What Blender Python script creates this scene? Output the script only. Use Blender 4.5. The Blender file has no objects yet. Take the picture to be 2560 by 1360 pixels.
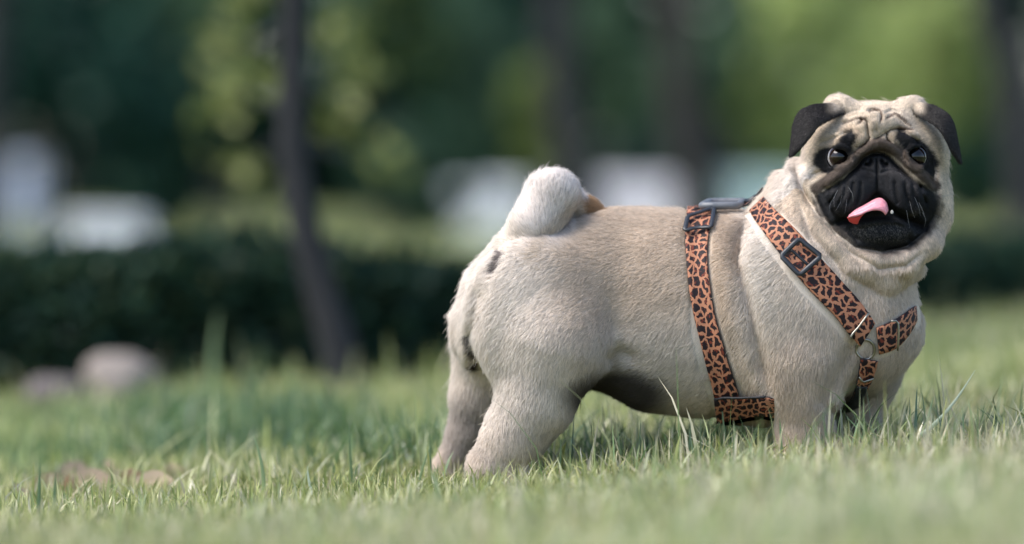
import bpy, bmesh, math, random, time
import numpy as np
from mathutils import Vector
from mathutils.bvhtree import BVHTree

T0 = time.time()
rng = np.random.default_rng(7)
random.seed(7)
scene = bpy.context.scene
COL = scene.collection

# ------------------------------------------------------------------ camera
F = 9600.0          # focal length in pixels of the 2560 px wide photograph (135 mm lens)
DIST = 4.0          # camera to dog
CAM_Z = 0.30
HORIZON = 470.0
cam_d = bpy.data.cameras.new('camera')
cam = bpy.data.objects.new('camera', cam_d)
COL.objects.link(cam)
cam.location = (0, -DIST, CAM_Z)
cam.rotation_euler = (math.radians(90), 0, 0)
cam_d.sensor_width = 36.0
cam_d.lens = 36.0 * F / 2560.0
cam_d.shift_y = -(680.0 - HORIZON) / 2560.0
cam_d.clip_start = 0.05
cam_d.clip_end = 500
cam_d.dof.use_dof = True
cam_d.dof.focus_distance = 3.90
cam_d.dof.aperture_fstop = 1.75
scene.camera = cam

# ------------------------------------------------------------------ sky and sun
SUN_EL, SUN_AZ = 55.0, -112.0        # azimuth from straight behind the camera's view (+Y), negative = left
world = bpy.data.worlds.new('World')
scene.world = world
world.use_nodes = True
wn = world.node_tree.nodes
wl = world.node_tree.links
bg = wn['Background']
sky = wn.new('ShaderNodeTexSky')
sky.sky_type = 'NISHITA'
sky.sun_disc = False
sky.sun_elevation = math.radians(SUN_EL)
sky.sun_rotation = math.radians(SUN_AZ)
sky.dust_density = 1.6
sky.ozone_density = 1.6
wl.new(sky.outputs['Color'], bg.inputs['Color'])
bg.inputs['Strength'].default_value = 0.15
sun_d = bpy.data.lights.new('sun', 'SUN')
sun_d.energy = 2.2
sun_d.angle = math.radians(40)
sun_d.color = (1.0, 0.95, 0.89)
sun = bpy.data.objects.new('sun', sun_d)
COL.objects.link(sun)
az, el = math.radians(SUN_AZ), math.radians(SUN_EL)
sdir = Vector((math.sin(az) * math.cos(el), math.cos(az) * math.cos(el), math.sin(el)))
sun.rotation_euler = (-sdir).to_track_quat('-Z', 'Y').to_euler()

scene.view_settings.view_transform = 'Standard'
scene.view_settings.look = 'None'
scene.view_settings.gamma = 1.0
scene.view_settings.use_curve_mapping = False
scene.view_settings.exposure = 1.12
scene.render.engine = 'CYCLES'
scene.cycles.use_denoising = True
scene.cycles.max_bounces = 6
scene.cycles.diffuse_bounces = 3
scene.cycles.glossy_bounces = 2
scene.cycles.transmission_bounces = 3
scene.cycles.transparent_max_bounces = 6
scene.cycles_curves.shape = 'RIBBONS'
scene.cycles_curves.subdivisions = 2

# ------------------------------------------------------------------ helpers
def at(px, py, d):
    """world point seen at a pixel of the photograph, d metres from the camera"""
    return ((px - 1280.0) / F * d, d - DIST, CAM_Z + (HORIZON - py) / F * d)

def ground_z(x, y):
    x = np.asarray(x, dtype=float); y = np.asarray(y, dtype=float)
    s = 0.06 * 1.6 * np.tanh(x / 1.6) - 0.006
    fade = np.clip((y - 4.0) / 10.0, 0, 1)
    s = s * (1 - 0.75 * fade)
    s = s + 0.050 * np.clip((-y - 0.30) / 1.4, 0, 1.6)          # the lawn swells gently towards the camera
    return s + 0.010 * np.sin(2.3 * x + 0.7) * np.sin(1.7 * y + 0.4) + 0.006 * np.sin(5.1 * x + 1.9 * y)

def on_ground(px, py, extra=0.0):
    """walk down the pixel's ray until it meets the ground"""
    lo, hi = 2.0, 120.0
    for _ in range(60):
        m = 0.5 * (lo + hi)
        p = at(px, py, m)
        if p[2] > float(ground_z(p[0], p[1])) + extra: lo = m
        else: hi = m
    return at(px, py, lo), lo

def new_mesh_object(name, verts, faces, material=None, parent=None, smooth=True):
    me = bpy.data.meshes.new(name)
    verts = np.asarray(verts, dtype=np.float32)
    if isinstance(faces, np.ndarray):
        n, k = faces.shape
        me.vertices.add(len(verts)); me.vertices.foreach_set('co', verts.ravel())
        me.loops.add(n * k); me.loops.foreach_set('vertex_index', faces.astype(np.int32).ravel())
        me.polygons.add(n)
        me.polygons.foreach_set('loop_start', np.arange(0, n * k, k, dtype=np.int32))
        me.update(calc_edges=True); me.validate()
    else:
        me.from_pydata([tuple(map(float, v)) for v in verts], [], [tuple(map(int, f)) for f in faces])
        me.update()
    if smooth:
        me.polygons.foreach_set('use_smooth', np.ones(len(me.polygons), dtype=bool))
    ob = bpy.data.objects.new(name, me)
    COL.objects.link(ob)
    if material: me.materials.append(material)
    if parent: ob.parent = parent
    return ob

def set_colors(ob, name, cols):
    a = ob.data.attributes.new(name, 'FLOAT_COLOR', 'POINT')
    c = np.ones((len(ob.data.vertices), 4), dtype=np.float32); c[:, :3] = cols
    a.data.foreach_set('color', c.ravel())

def tag(o, label, cat, group=None, kind=None):
    o['label'] = label
    o['category'] = cat
    if group: o['group'] = group
    if kind: o['kind'] = kind
    return o

def empty(name, loc=(0, 0, 0)):
    o = bpy.data.objects.new(name, None)
    COL.objects.link(o)
    o.location = loc
    return o

def srgb(r, g, b):
    c = np.array([r, g, b]) / 255.0
    return tuple(np.where(c <= 0.04045, c / 12.92, ((c + 0.055) / 1.055) ** 2.4))

def material(name, color=(0.5, 0.5, 0.5), rough=0.6, metal=0.0, spec=0.5, noise=0.0, nscale=30.0, bump=0.0, coat=0.0):
    m = bpy.data.materials.new(name)
    m.use_nodes = True
    nt = m.node_tree
    b = nt.nodes['Principled BSDF']
    b.inputs['Base Color'].default_value = (*color, 1)
    b.inputs['Roughness'].default_value = rough
    b.inputs['Metallic'].default_value = metal
    b.inputs['Specular IOR Level'].default_value = spec
    b.inputs['Coat Weight'].default_value = coat
    if noise > 0 or bump > 0:
        tc = nt.nodes.new('ShaderNodeTexCoord')
        no = nt.nodes.new('ShaderNodeTexNoise')
        no.inputs['Scale'].default_value = nscale
        no.inputs['Detail'].default_value = 6
        nt.links.new(tc.outputs['Object'], no.inputs['Vector'])
        if noise > 0:
            mp = nt.nodes.new('ShaderNodeMapRange')
            mp.inputs['To Min'].default_value = 1 - noise
            mp.inputs['To Max'].default_value = 1 + noise
            nt.links.new(no.outputs['Fac'], mp.inputs['Value'])
            mx = nt.nodes.new('ShaderNodeVectorMath'); mx.operation = 'SCALE'
            mx.inputs[0].default_value = color
            nt.links.new(mp.outputs['Result'], mx.inputs['Scale'])
            nt.links.new(mx.outputs['Vector'], b.inputs['Base Color'])
        if bump > 0:
            bp = nt.nodes.new('ShaderNodeBump')
            bp.inputs['Strength'].default_value = bump
            bp.inputs['Distance'].default_value = 0.002
            nt.links.new(no.outputs['Fac'], bp.inputs['Height'])
            nt.links.new(bp.outputs['Normal'], b.inputs['Normal'])
    return m

def leaf_material(name, attr='leaf_color', trans=0.35, gloss=0.06):
    m = bpy.data.materials.new(name)
    m.use_nodes = True
    nt = m.node_tree
    nt.nodes.clear()
    out = nt.nodes.new('ShaderNodeOutputMaterial')
    at_ = nt.nodes.new('ShaderNodeAttribute'); at_.attribute_name = attr
    di = nt.nodes.new('ShaderNodeBsdfDiffuse')
    tr = nt.nodes.new('ShaderNodeBsdfTranslucent')
    gl = nt.nodes.new('ShaderNodeBsdfGlossy'); gl.inputs['Roughness'].default_value = 0.45
    m1 = nt.nodes.new('ShaderNodeMixShader'); m1.inputs[0].default_value = trans
    m2 = nt.nodes.new('ShaderNodeMixShader'); m2.inputs[0].default_value = gloss
    nt.links.new(at_.outputs['Color'], di.inputs['Color'])
    nt.links.new(at_.outputs['Color'], tr.inputs['Color'])
    nt.links.new(di.outputs[0], m1.inputs[1]); nt.links.new(tr.outputs[0], m1.inputs[2])
    nt.links.new(m1.outputs[0], m2.inputs[1]); nt.links.new(gl.outputs[0], m2.inputs[2])
    nt.links.new(m2.outputs[0], out.inputs['Surface'])
    return m

def vnoise(p, scale, seed=0):
    """cheap smooth 3-D noise in -1..1 (sums of sines), p is (n,3)"""
    r = np.random.default_rng(seed)
    out = np.zeros(len(p))
    for k in range(6):
        d = r.normal(size=3); d /= np.linalg.norm(d)
        e = r.normal(size=3); e /= np.linalg.norm(e)
        f = scale * r.uniform(0.6, 1.7)
        out += np.sin(p @ d * f + r.uniform(0, 6.28) + 1.3 * np.sin(p @ e * f * 0.7 + r.uniform(0, 6.28)))
    return out / 3.2

def spl(Q, n_):
    E = np.concatenate([[2 * Q[0] - Q[1]], Q, [2 * Q[-1] - Q[-2]]]); m_ = len(Q) - 1; out = []
    for u_ in np.linspace(0, m_, n_):
        i = min(int(u_), m_ - 1); t = u_ - i; p0_, p1_, p2_, p3_ = E[i], E[i + 1], E[i + 2], E[i + 3]
        out.append(0.5 * (2 * p1_ + (p2_ - p0_) * t + (2 * p0_ - 5 * p1_ + 4 * p2_ - p3_) * t * t + (3 * p1_ - p0_ - 3 * p2_ + p3_) * t ** 3))
    return np.array(out)
# ================================================================== ground
def grid_sheet(name, xs_, ys_, mat, dz=0.0):
    gx, gy = np.meshgrid(xs_, ys_, indexing='ij')
    gv = np.stack([gx, gy, ground_z(gx, gy) + dz], -1).reshape(-1, 3)
    ii = np.arange(gx.size).reshape(gx.shape)
    gf = np.stack([ii[:-1, :-1], ii[1:, :-1], ii[1:, 1:], ii[:-1, 1:]], -1).reshape(-1, 4)
    return new_mesh_object(name, gv, gf, mat)
def ground_material():
    m = bpy.data.materials.new('lawn_ground'); m.use_nodes = True
    nt = m.node_tree; b = nt.nodes['Principled BSDF']; N_ = nt.nodes.new; Lk = nt.links.new
    tc = N_('ShaderNodeTexCoord')
    n1 = N_('ShaderNodeTexNoise'); n1.inputs['Scale'].default_value = 1.3; n1.inputs['Detail'].default_value = 5
    n2 = N_('ShaderNodeTexNoise'); n2.inputs['Scale'].default_value = 60; n2.inputs['Detail'].default_value = 6
    Lk(tc.outputs['Object'], n1.inputs['Vector']); Lk(tc.outputs['Object'], n2.inputs['Vector'])
    r1 = N_('ShaderNodeValToRGB'); e_ = r1.color_ramp.elements
    e_[0].position = 0.35; e_[0].color = (0.085, 0.13, 0.05, 1); e_[1].position = 0.68; e_[1].color = (0.17, 0.19, 0.085, 1)
    Lk(n1.outputs['Fac'], r1.inputs['Fac'])
    r2 = N_('ShaderNodeMapRange'); r2.inputs['To Min'].default_value = 0.55; r2.inputs['To Max'].default_value = 1.35
    Lk(n2.outputs['Fac'], r2.inputs['Value'])
    sc = N_('ShaderNodeVectorMath'); sc.operation = 'SCALE'
    Lk(r1.outputs['Color'], sc.inputs[0]); Lk(r2.outputs['Result'], sc.inputs['Scale']); Lk(sc.outputs[0], b.inputs['Base Color'])
    b.inputs['Roughness'].default_value = 0.9; b.inputs['Specular IOR Level'].default_value = 0.1
    bp = N_('ShaderNodeBump'); bp.inputs['Strength'].default_value = 0.8; bp.inputs['Distance'].default_value = 0.02
    Lk(n2.outputs['Fac'], bp.inputs['Height']); Lk(bp.outputs['Normal'], b.inputs['Normal'])
    return m
def fine(a, b, s0, g):
    out = [a]
    while out[-1] < b: out.append(out[-1] + s0); s0 *= g
    return out
yy = np.array([-8, -6.5, -5] + fine(-4.4, 200, 0.08, 1.035))
xx = np.array(fine(0, 120, 0.08, 1.06)); xx = np.r_[-xx[:0:-1], xx]
ground = grid_sheet('ground', xx, yy, ground_material())
ground['kind'] = 'structure'

# ================================================================== grass
def blades(base, h, w, bend_dir, bend, col, tipcol, twist):
    """numpy grass: each blade two quads and a tip"""
    n_ = len(base)
    side = np.stack([np.cos(twist), np.sin(twist), np.zeros(n_)], -1)
    bd = np.stack([np.cos(bend_dir), np.sin(bend_dir), np.zeros(n_)], -1)
    ts = [0.0, 0.40, 0.75, 1.0]; ws = [0.85, 1.0, 0.62, 0.0]
    V = np.zeros((n_, 7, 3)); Cc = np.zeros((n_, 7, 3)); k_ = 0
    for t, wv in zip(ts, ws):
        p_ = base + bd * (bend * h * t ** 2)[:, None] + np.array([0, 0, 1.0]) * (h * t * (1 - 0.35 * bend * t))[:, None]
        cc_ = col * (1 - t)[..., None] + tipcol * t if np.ndim(t) else col * (1 - t) + tipcol * t
        if wv > 0:
            V[:, k_] = p_ - side * (w * wv * 0.5)[:, None]; V[:, k_ + 1] = p_ + side * (w * wv * 0.5)[:, None]
            Cc[:, k_] = cc_; Cc[:, k_ + 1] = cc_; k_ += 2
        else:
            V[:, k_] = p_; Cc[:, k_] = cc_
    o_ = (np.arange(n_) * 7)[:, None]
    tr = np.concatenate([o_ + np.array([[0, 1, 3]]), o_ + np.array([[0, 3, 2]]), o_ + np.array([[2, 3, 5]]), o_ + np.array([[2, 5, 4]]), o_ + np.array([[4, 5, 6]])])
    return V.reshape(-1, 3), tr, Cc.reshape(-1, 3)
GRASSM = leaf_material('grass_blade', 'leaf_color', 0.42, 0.07)
GREENS = np.array([(0.22, 0.28, 0.085), (0.30, 0.35, 0.12), (0.38, 0.42, 0.18), (0.14, 0.20, 0.066), (0.45, 0.47, 0.25)]) * np.array([1.07, 1.0, 0.88])
STRAW = np.array([(0.50, 0.45, 0.29), (0.42, 0.36, 0.22), (0.56, 0.52, 0.37)])
def grass_patch(name, n_, d0, d1, hmean, hsd, wmean, strawf, seed, spread=1.25, pw=1.0):
    r = np.random.default_rng(seed)
    d = d0 + (d1 - d0) * r.random(n_) ** pw
    half = 1280 / F * d * spread + 0.45
    x_ = (r.random(n_) * 2 - 1) * half; y_ = d - DIST
    pn = np.stack([x_, y_, np.zeros(n_)], -1)
    dens_ = vnoise(pn, 5.0, 31) + 0.6 * vnoise(pn, 14.0, 32)
    keep_ = r.random(n_) < np.clip(0.72 + 0.35 * dens_, 0.18, 1)
    x_, y_, pn = x_[keep_], y_[keep_], pn[keep_]; n2_ = len(x_)
    h = np.clip(r.normal(hmean, hsd, n2_) * (1 + 0.22 * vnoise(pn, 6.0, 33)), 0.01, 0.13)
    w = np.clip(r.normal(wmean, wmean * 0.3, n2_), wmean * 0.4, wmean * 2)
    ci = r.integers(0, len(GREENS), n2_); col = GREENS[ci] * np.clip(r.normal(1, 0.16, n2_), .6, 1.5)[:, None]
    col = col * (1 + 0.22 * vnoise(pn, 3.0, 34))[:, None]
    patch = np.clip(vnoise(pn, 4.0, 35) * 0.6 + (pn[:, 0] > 0.1) * 0.15 * (pn[:, 1] < -0.15), 0, 1)
    st = r.random(n2_) < strawf * (0.5 + 2.2 * patch) * (1 + 0.9 * np.clip((-pn[:, 1] - 0.35) / 0.5, 0, 1))
    col[st] = STRAW[r.integers(0, len(STRAW), st.sum())]
    tip = col * 1.15 + np.where(r.random(n2_) < 0.25, 1, 0)[:, None] * np.array([0.10, 0.08, 0.03])
    base = np.stack([x_, y_, ground_z(x_, y_) - 0.003], -1)
    V, tr, Cc = blades(base, h, w, r.random(n2_) * 6.283, np.clip(np.abs(r.normal(0.35, 0.3, n2_)), 0, 1.2), col, tip, r.random(n2_) * 6.283)
    return V, tr, Cc
def merge_grass(name, patches, label):
    vo, ts_, cs_ = [], [], []; off = 0
    for V, tr, Cc in patches:
        vo.append(V); ts_.append(tr + off); cs_.append(Cc); off += len(V)
    ob = new_mesh_object(name, np.concatenate(vo), np.concatenate(ts_), GRASSM, smooth=False)
    set_colors(ob, 'leaf_color', np.concatenate(cs_))
    tag(ob, label, 'grass', kind='stuff')
    return ob
def tufts(spots, seed, hmean, wmean, cols, per=34, rad=0.05):
    r = np.random.default_rng(seed); out = []
    bs, hs, ws, cs = [], [], [], []
    for px_, py_ in spots:
        p_, d_ = on_ground(px_, py_)
        k_ = r.integers(per // 2, per * 2); q_ = r.normal(size=(k_, 2)) * rad * r.uniform(.5, 1.3)
        x_ = p_[0] + q_[:, 0]; y_ = p_[1] + q_[:, 1] * 1.6
        bs.append(np.stack([x_, y_, ground_z(x_, y_) - .003], -1)); hs.append(np.clip(r.normal(hmean, hmean * .3, k_), .015, .16) * r.uniform(.7, 1.25))
        ws.append(np.clip(r.normal(wmean, wmean * .3, k_), wmean * .4, wmean * 2)); cs.append(np.array(cols)[r.integers(0, len(cols), k_)] * np.clip(r.normal(1, .18, k_), .5, 1.6)[:, None])
    base, h, w, col = np.concatenate(bs), np.concatenate(hs), np.concatenate(ws), np.concatenate(cs); n_ = len(base)
    return blades(base, h, w, r.random(n_) * 6.283, np.clip(np.abs(r.normal(.35, .3, n_)), 0, 1.2), col, col * 1.15, r.random(n_) * 6.283)
rt = np.random.default_rng(120)
DARKG = [(0.07, 0.13, 0.05), (0.10, 0.17, 0.06), (0.13, 0.20, 0.075)]
PALEG = [(0.40, 0.42, 0.22), (0.52, 0.48, 0.32), (0.30, 0.36, 0.15)]
merge_grass('grass', [
    tufts([(rt.uniform(330, 860), rt.uniform(1030, 1175)) for _ in range(46)], 121, .050, .0036, DARKG),
    tufts([(rt.uniform(-60, 330), rt.uniform(1040, 1260)) for _ in range(20)], 122, .042, .0034, DARKG + PALEG[2:]),
    tufts([(rt.uniform(900, 1100), rt.uniform(1120, 1190)) for _ in range(14)], 123, .045, .0028, DARKG + PALEG[2:]),
    tufts([(rt.uniform(1350, 1950), rt.uniform(1120, 1200)) for _ in range(26)], 124, .042, .0024, DARKG + PALEG),
    tufts([(rt.uniform(2150, 2600), rt.uniform(1090, 1170)) for _ in range(26)], 125, .052, .0024, DARKG + PALEG, per=14),
    tufts([(rt.uniform(1500, 2700), rt.uniform(1210, 1400)) for _ in range(60)], 126, .038, .0030, PALEG, per=60, rad=.09),
    tufts([(rt.uniform(400, 1500), rt.uniform(1290, 1400)) for _ in range(24)], 127, .034, .0030, PALEG, per=40, rad=.07),
    tufts([(rt.uniform(-100, 2650), rt.uniform(1080, 1240)) for _ in range(90)], 128, .075, .0019, DARKG + PALEG, per=2, rad=.02),
    grass_patch('g', 160000, 2.2, 4.6, 0.026, 0.010, 0.0023, 0.30, 101),
    grass_patch('g', 3200, 2.8, 4.6, 0.048, 0.014, 0.0028, 0.20, 102),
    grass_patch('g', 62000, 4.5, 8.4, 0.022, 0.011, 0.0048, 0.10, 103),
    grass_patch('g', 1000, 4.4, 7.5, 0.075, 0.020, 0.0045, 0.15, 104),
    grass_patch('g', 46000, 8.2, 34.0, 0.05, 0.015, 0.016, 0.10, 105, pw=1.3),
], 'short green lawn grass with straw coloured patches around the dog')

# tall single blades that stand out of the lawn near the plane of focus
def stalk(px0, py0, px1, py1, d, w, col, bow, label, name='grass_stalk', tip_d=0.0):
    n_ = 9
    a, b = np.array(at(px0, py0, d)), np.array(at(px1, py1, d + tip_d))
    a[2] = min(a[2], float(ground_z(a[0], a[1]))) - 0.002
    V, fs = [], []
    L_ = np.linalg.norm(b - a); side = np.array([1, 0, 0]) if abs((b - a)[0]) < abs((b - a)[2]) else np.array([0, 0, 1.0])
    perp = np.cross((b - a) / L_, [0, 1, 0])
    for i in range(n_):
        t = i / (n_ - 1)
        p_ = a + (b - a) * t + perp * (bow * L_ * math.sin(math.pi * t)) 
        ww = w * (1 - t ** 2.2) * 0.5 + 0.0002
        q_ = np.cross(perp, [0, 1, 0]); sd_ = perp if True else q_
        V += [p_ - sd_ * ww, p_ + np.array([0, -ww * 0.5, 0]), p_ + sd_ * ww]
    for i in range(n_ - 1):
        o_ = i * 3
        fs += [(o_, o_ + 1, o_ + 4, o_ + 3), (o_ + 1, o_ + 2, o_ + 5, o_ + 4)]
    V = np.array(V); base_ = a.copy()
    ob = new_mesh_object(name, V - base_, fs, GRASSM)
    ob.location = base_
    set_colors(ob, 'leaf_color', np.tile(np.array(col), (len(V), 1)))
    tag(ob, label, 'grass blade', group='tall grass blades standing out of the lawn')
    return ob
G1, G2, G3, G4 = (0.10, 0.17, 0.06), (0.22, 0.30, 0.13), (0.50, 0.56, 0.40), (0.46, 0.42, 0.27)
stalk(2175, 1140, 2438, 925, 3.90, 0.0046, G3, -0.10, 'long pale grass blade arching up to the right beyond the forelegs')
stalk(2492, 1120, 2365, 968, 3.97, 0.0022, G4, 0.16, 'dry straw stalk with a bent tip right of the long pale blade')
stalk(2445, 1120, 2575, 1025, 3.93, 0.0030, G1, -0.04, 'dark thin grass blade slanting out at the right edge')
stalk(2285, 1115, 2333, 992, 3.92, 0.0058, G2, -0.03, 'broad upright green blade in front of the long pale blade')
stalk(2290, 1112, 2273, 1030, 3.90, 0.0028, G1, 0.02, 'short dark upright blade just left of the broad green blade')
stalk(2222, 1075, 2196, 1045, 3.90, 0.0024, G1, 0.1, 'small dark curved blade beside the far foreleg')
stalk(2100, 1110, 2057, 1028, 3.78, 0.0030, G1, 0.05, 'dark grass blade leaning left across the near foreleg')
stalk(1460, 1165, 1498, 1042, 3.92, 0.0030, G4, -0.02, 'pale straw blade leaning right under the belly')
stalk(1602, 1160, 1602, 1050, 3.95, 0.0022, G1, 0.02, 'thin dark upright blade under the belly')
stalk(1850, 1125, 1838, 1065, 3.90, 0.0050, G1, 0.05, 'stubby dark green blade under the belly strap')
stalk(1395, 1190, 1402, 1098, 3.92, 0.0022, G1, -0.02, 'thin dark blade in front of the near hind leg')
stalk(658, 1218, 632, 1082, 3.95, 0.0040, G2, -0.06, 'tall pale green blade alone in the lawn on the left')
stalk(886, 1172, 873, 1048, 4.00, 0.0026, G1, 0.02, 'tall thin dark blade between the lone pale blade and the hind legs')
stalk(1042, 1195, 1077, 1112, 3.96, 0.0026, G2, 0.03, 'slanting pale blade left of the far hind foot')
stalk(1076, 1180, 1075, 1080, 4.02, 0.0034, G1, 0.0, 'upright dark blade just left of the far hind foot')
stalk(790, 1210, 768, 1165, 3.96, 0.0034, G3, 0.05, 'short whitish blade leaning left in the sharp strip of lawn')
stalk(535, 960, 545, 775, 5.6, 0.013, G2, 0.03, 'tall blurred grass blade in front of the dark hedge')
stalk(605, 960, 592, 830, 5.6, 0.010, (0.14, 0.16, 0.07), -0.05, 'shorter blurred brownish blade in front of the dark hedge')
stalk(650, 965, 655, 850, 5.7, 0.009, G1, 0.03, 'short blurred dark blade in front of the dark hedge')
stalk(1128, 990, 1124, 925, 4.8, 0.006, G2, 0.0, 'blurred pale blade behind the far hind leg')
stalk(95, 1235, 100, 1155, 3.80, 0.0042, G1, 0.0, 'broad dark blade beside the dry leaves')
stalk(138, 1250, 140, 1180, 3.78, 0.0042, G1, 0.02, 'second broad dark blade beside the dry leaves')

# dry leaves lying in the lawn on the left
LITTER = leaf_material('dry_leaf', 'leaf_color', 0.2, 0.05)
def dry_leaf(px_, py_, d, size, rz, tilt, col, label):
    c_ = np.array(at(px_, py_, d)); c_[2] = float(ground_z(c_[0], c_[1])) + 0.012
    V, fs = [], []
    n_ = 7
    for i in range(n_):
        t = i / (n_ - 1); hw = 0.34 * math.sin(math.pi * min(t * 0.93 + 0.05, 1)) ** 0.8
        for s_ in (-1, -0.5, 0, 0.5, 1):
            V.append(((t - 0.5), s_ * hw, 0.10 * abs(s_) * math.sin(3 * t + 1) + 0.16 * (t - .5) ** 2 + 0.03 * math.sin(9 * t + 4 * s_)))
    for i in range(n_ - 1):
        for j in range(4):
            a = i * 5 + j; fs.append((a, a + 1, a + 6, a + 5))
    ob = new_mesh_object('dry_leaf', np.array(V) * size, fs, LITTER)
    ob.location = c_; ob.rotation_euler = (tilt + 0.35, 0.3 * math.sin(rz * 3), rz)
    set_colors(ob, 'leaf_color', np.tile(np.array(col) * 1.35, (len(V), 1)))
    tag(ob, label, 'leaf', group='dry leaves lying in the lawn')
dry_leaf(168, 1205, 4.15, 0.060, 1.2, 1.15, (0.36, 0.22, 0.13), 'upright reddish brown dry leaf at the left of the litter')
dry_leaf(250, 1212, 4.20, 0.070, 0.2, 0.3, (0.30, 0.22, 0.14), 'wide flat brown dry leaf beside the upright reddish one')
dry_leaf(300, 1150, 4.32, 0.030, 0.9, 0.9, (0.45, 0.34, 0.25), 'small pale pinkish dry leaf standing up above the others')
dry_leaf(330, 1200, 4.22, 0.055, 2.4, 0.5, (0.27, 0.19, 0.12), 'dark brown dry leaf in the middle of the litter')
dry_leaf(395, 1210, 4.15, 0.055, 0.1, 0.6, (0.42, 0.31, 0.20), 'light tan dry leaf at the right end of the litter')
dry_leaf(215, 1225, 4.05, 0.045, 1.7, 0.4, (0.33, 0.25, 0.16), 'small brown dry leaf nearest the camera in the litter')
dry_leaf(590, 1200, 4.10, 0.035, 0.6, 0.5, (0.45, 0.38, 0.26), 'pale tan dry leaf left of the tall lone blade')

dry_leaf(120, 1190, 4.25, 0.060, 2.9, 0.35, (0.40, 0.30, 0.20), 'light brown dry leaf at the far left of the litter')
dry_leaf(205, 1180, 4.35, 0.065, 0.5, 0.5, (0.38, 0.26, 0.17), 'reddish dry leaf behind the upright one')
dry_leaf(285, 1190, 4.40, 0.060, 1.9, 0.6, (0.44, 0.34, 0.24), 'tan dry leaf leaning behind the dark brown one')
dry_leaf(60, 1215, 4.10, 0.050, 1.1, 0.5, (0.36, 0.27, 0.18), 'brown dry leaf by the left edge of the lawn')
dry_leaf(440, 1190, 4.30, 0.050, 2.2, 0.5, (0.42, 0.33, 0.22), 'pale brown dry leaf apart from the litter on its right')

# pale stone at the foot of the hedge
def rock(name, c_, r_, mat, seed):
    bm = bmesh.new(); bmesh.ops.create_icosphere(bm, subdivisions=4, radius=1.0)
    co = np.array([v.co for v in bm.verts])
    f_ = 1 + 0.30 * vnoise(co, 1.9, seed) + 0.07 * vnoise(co, 6.0, seed + 1)
    for v, k_ in zip(bm.verts, f_):
        v.co = Vector((v.co.x * r_[0], v.co.y * r_[1], max(v.co.z, -0.35) * r_[2])) * k_
    me = bpy.data.meshes.new(name); bm.to_mesh(me); bm.free()
    for p_ in me.polygons: p_.use_smooth = True
    me.materials.append(mat)
    ob = bpy.data.objects.new(name, me); COL.objects.link(ob); ob.location = c_
    return ob
STONE = material('pale_stone', srgb(136, 126, 119), 0.85, noise=0.2, nscale=25, bump=0.6)
gp, gd = on_ground(312, 990)
tag(rock('field_stone', (gp[0], gp[1], float(ground_z(gp[0], gp[1])) + 0.02), (0.074, 0.06, 0.046), STONE, 47), 'pale grey rounded stone lying at the foot of the dark hedge', 'stone')
gp, gd = on_ground(150, 1012)
tag(rock('field_stone', (gp[0], gp[1], float(ground_z(gp[0], gp[1])) + 0.01), (0.05, 0.05, 0.03), material('grey_stone', srgb(96, 88, 86), 0.85, noise=0.2, nscale=25, bump=0.6), 45), 'low dull grey stone left of the larger pale stone', 'stone')

# ================================================================== foliage
def leaves(centers, radii, n_, size, cols, seed, droop=0.3, shell=0.55, gaps=0.55):
    """n_ leaf-shaped faces spread through ellipsoid clumps, uneven and with gaps"""
    r = np.random.default_rng(seed)
    centers = np.array(centers, float); radii = np.array(radii, float)
    if radii.ndim == 1: radii = np.repeat(radii[:, None], 3, 1)
    vol = radii.prod(1) ** 0.75
    k_ = r.choice(len(centers), size=n_, p=vol / vol.sum())
    dv = r.normal(size=(n_, 3)); dv /= np.linalg.norm(dv, axis=1, keepdims=True)
    rad = (shell + (1 - shell) * r.random(n_)) * r.random(n_) ** 0.22
    P_ = centers[k_] + dv * radii[k_] * rad[:, None]
    q_ = vnoise(P_, 4.0 / max(radii.mean(), 1e-3) * 0.9, seed + 5)
    ok_ = q_ > -gaps
    P_, k_, dv = P_[ok_], k_[ok_], dv[ok_]; m_ = len(P_)
    nrm = dv + 0.9 * r.normal(size=(m_, 3)); nrm /= np.linalg.norm(nrm, axis=1, keepdims=True)
    tg = np.cross(nrm, r.normal(size=(m_, 3))); tg[:, 2] -= droop; tg -= (tg * nrm).sum(1, keepdims=True) * nrm
    tg /= np.linalg.norm(tg, axis=1, keepdims=True); bt = np.cross(nrm, tg)
    s_ = size * np.clip(r.normal(1, 0.25, m_), 0.5, 1.7)[:, None]
    V = np.stack([P_ - tg * s_ * .5, P_ + bt * s_ * .28 + nrm * s_ * .06, P_ + tg * s_ * .5, P_ - bt * s_ * .28 + nrm * s_ * .06], 1).reshape(-1, 3)
    Fc = np.arange(m_ * 4).reshape(-1, 4)
    cols = np.array(cols, float); cl = cols[r.integers(0, len(cols), m_)] * np.clip(r.normal(1, 0.18, m_), .5, 1.6)[:, None]
    return V, Fc, np.repeat(cl, 4, 0)
LEAFM = leaf_material('leaf', 'leaf_color', 0.35, 0.015)
def foliage(name, parent, off, *a, **k):
    V, Fc, cl = leaves(*a, **k)
    ob = new_mesh_object(name, V - np.array(off), Fc, LEAFM, parent, smooth=False)
    set_colors(ob, 'leaf_color', cl)
    return ob
BARK = material('bark', (0.015, 0.015, 0.017), 0.9, noise=0.35, nscale=40, bump=0.9)
BARK2 = material('brown_bark', (0.036, 0.030, 0.026), 0.9, noise=0.35, nscale=40, bump=0.9)
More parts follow.
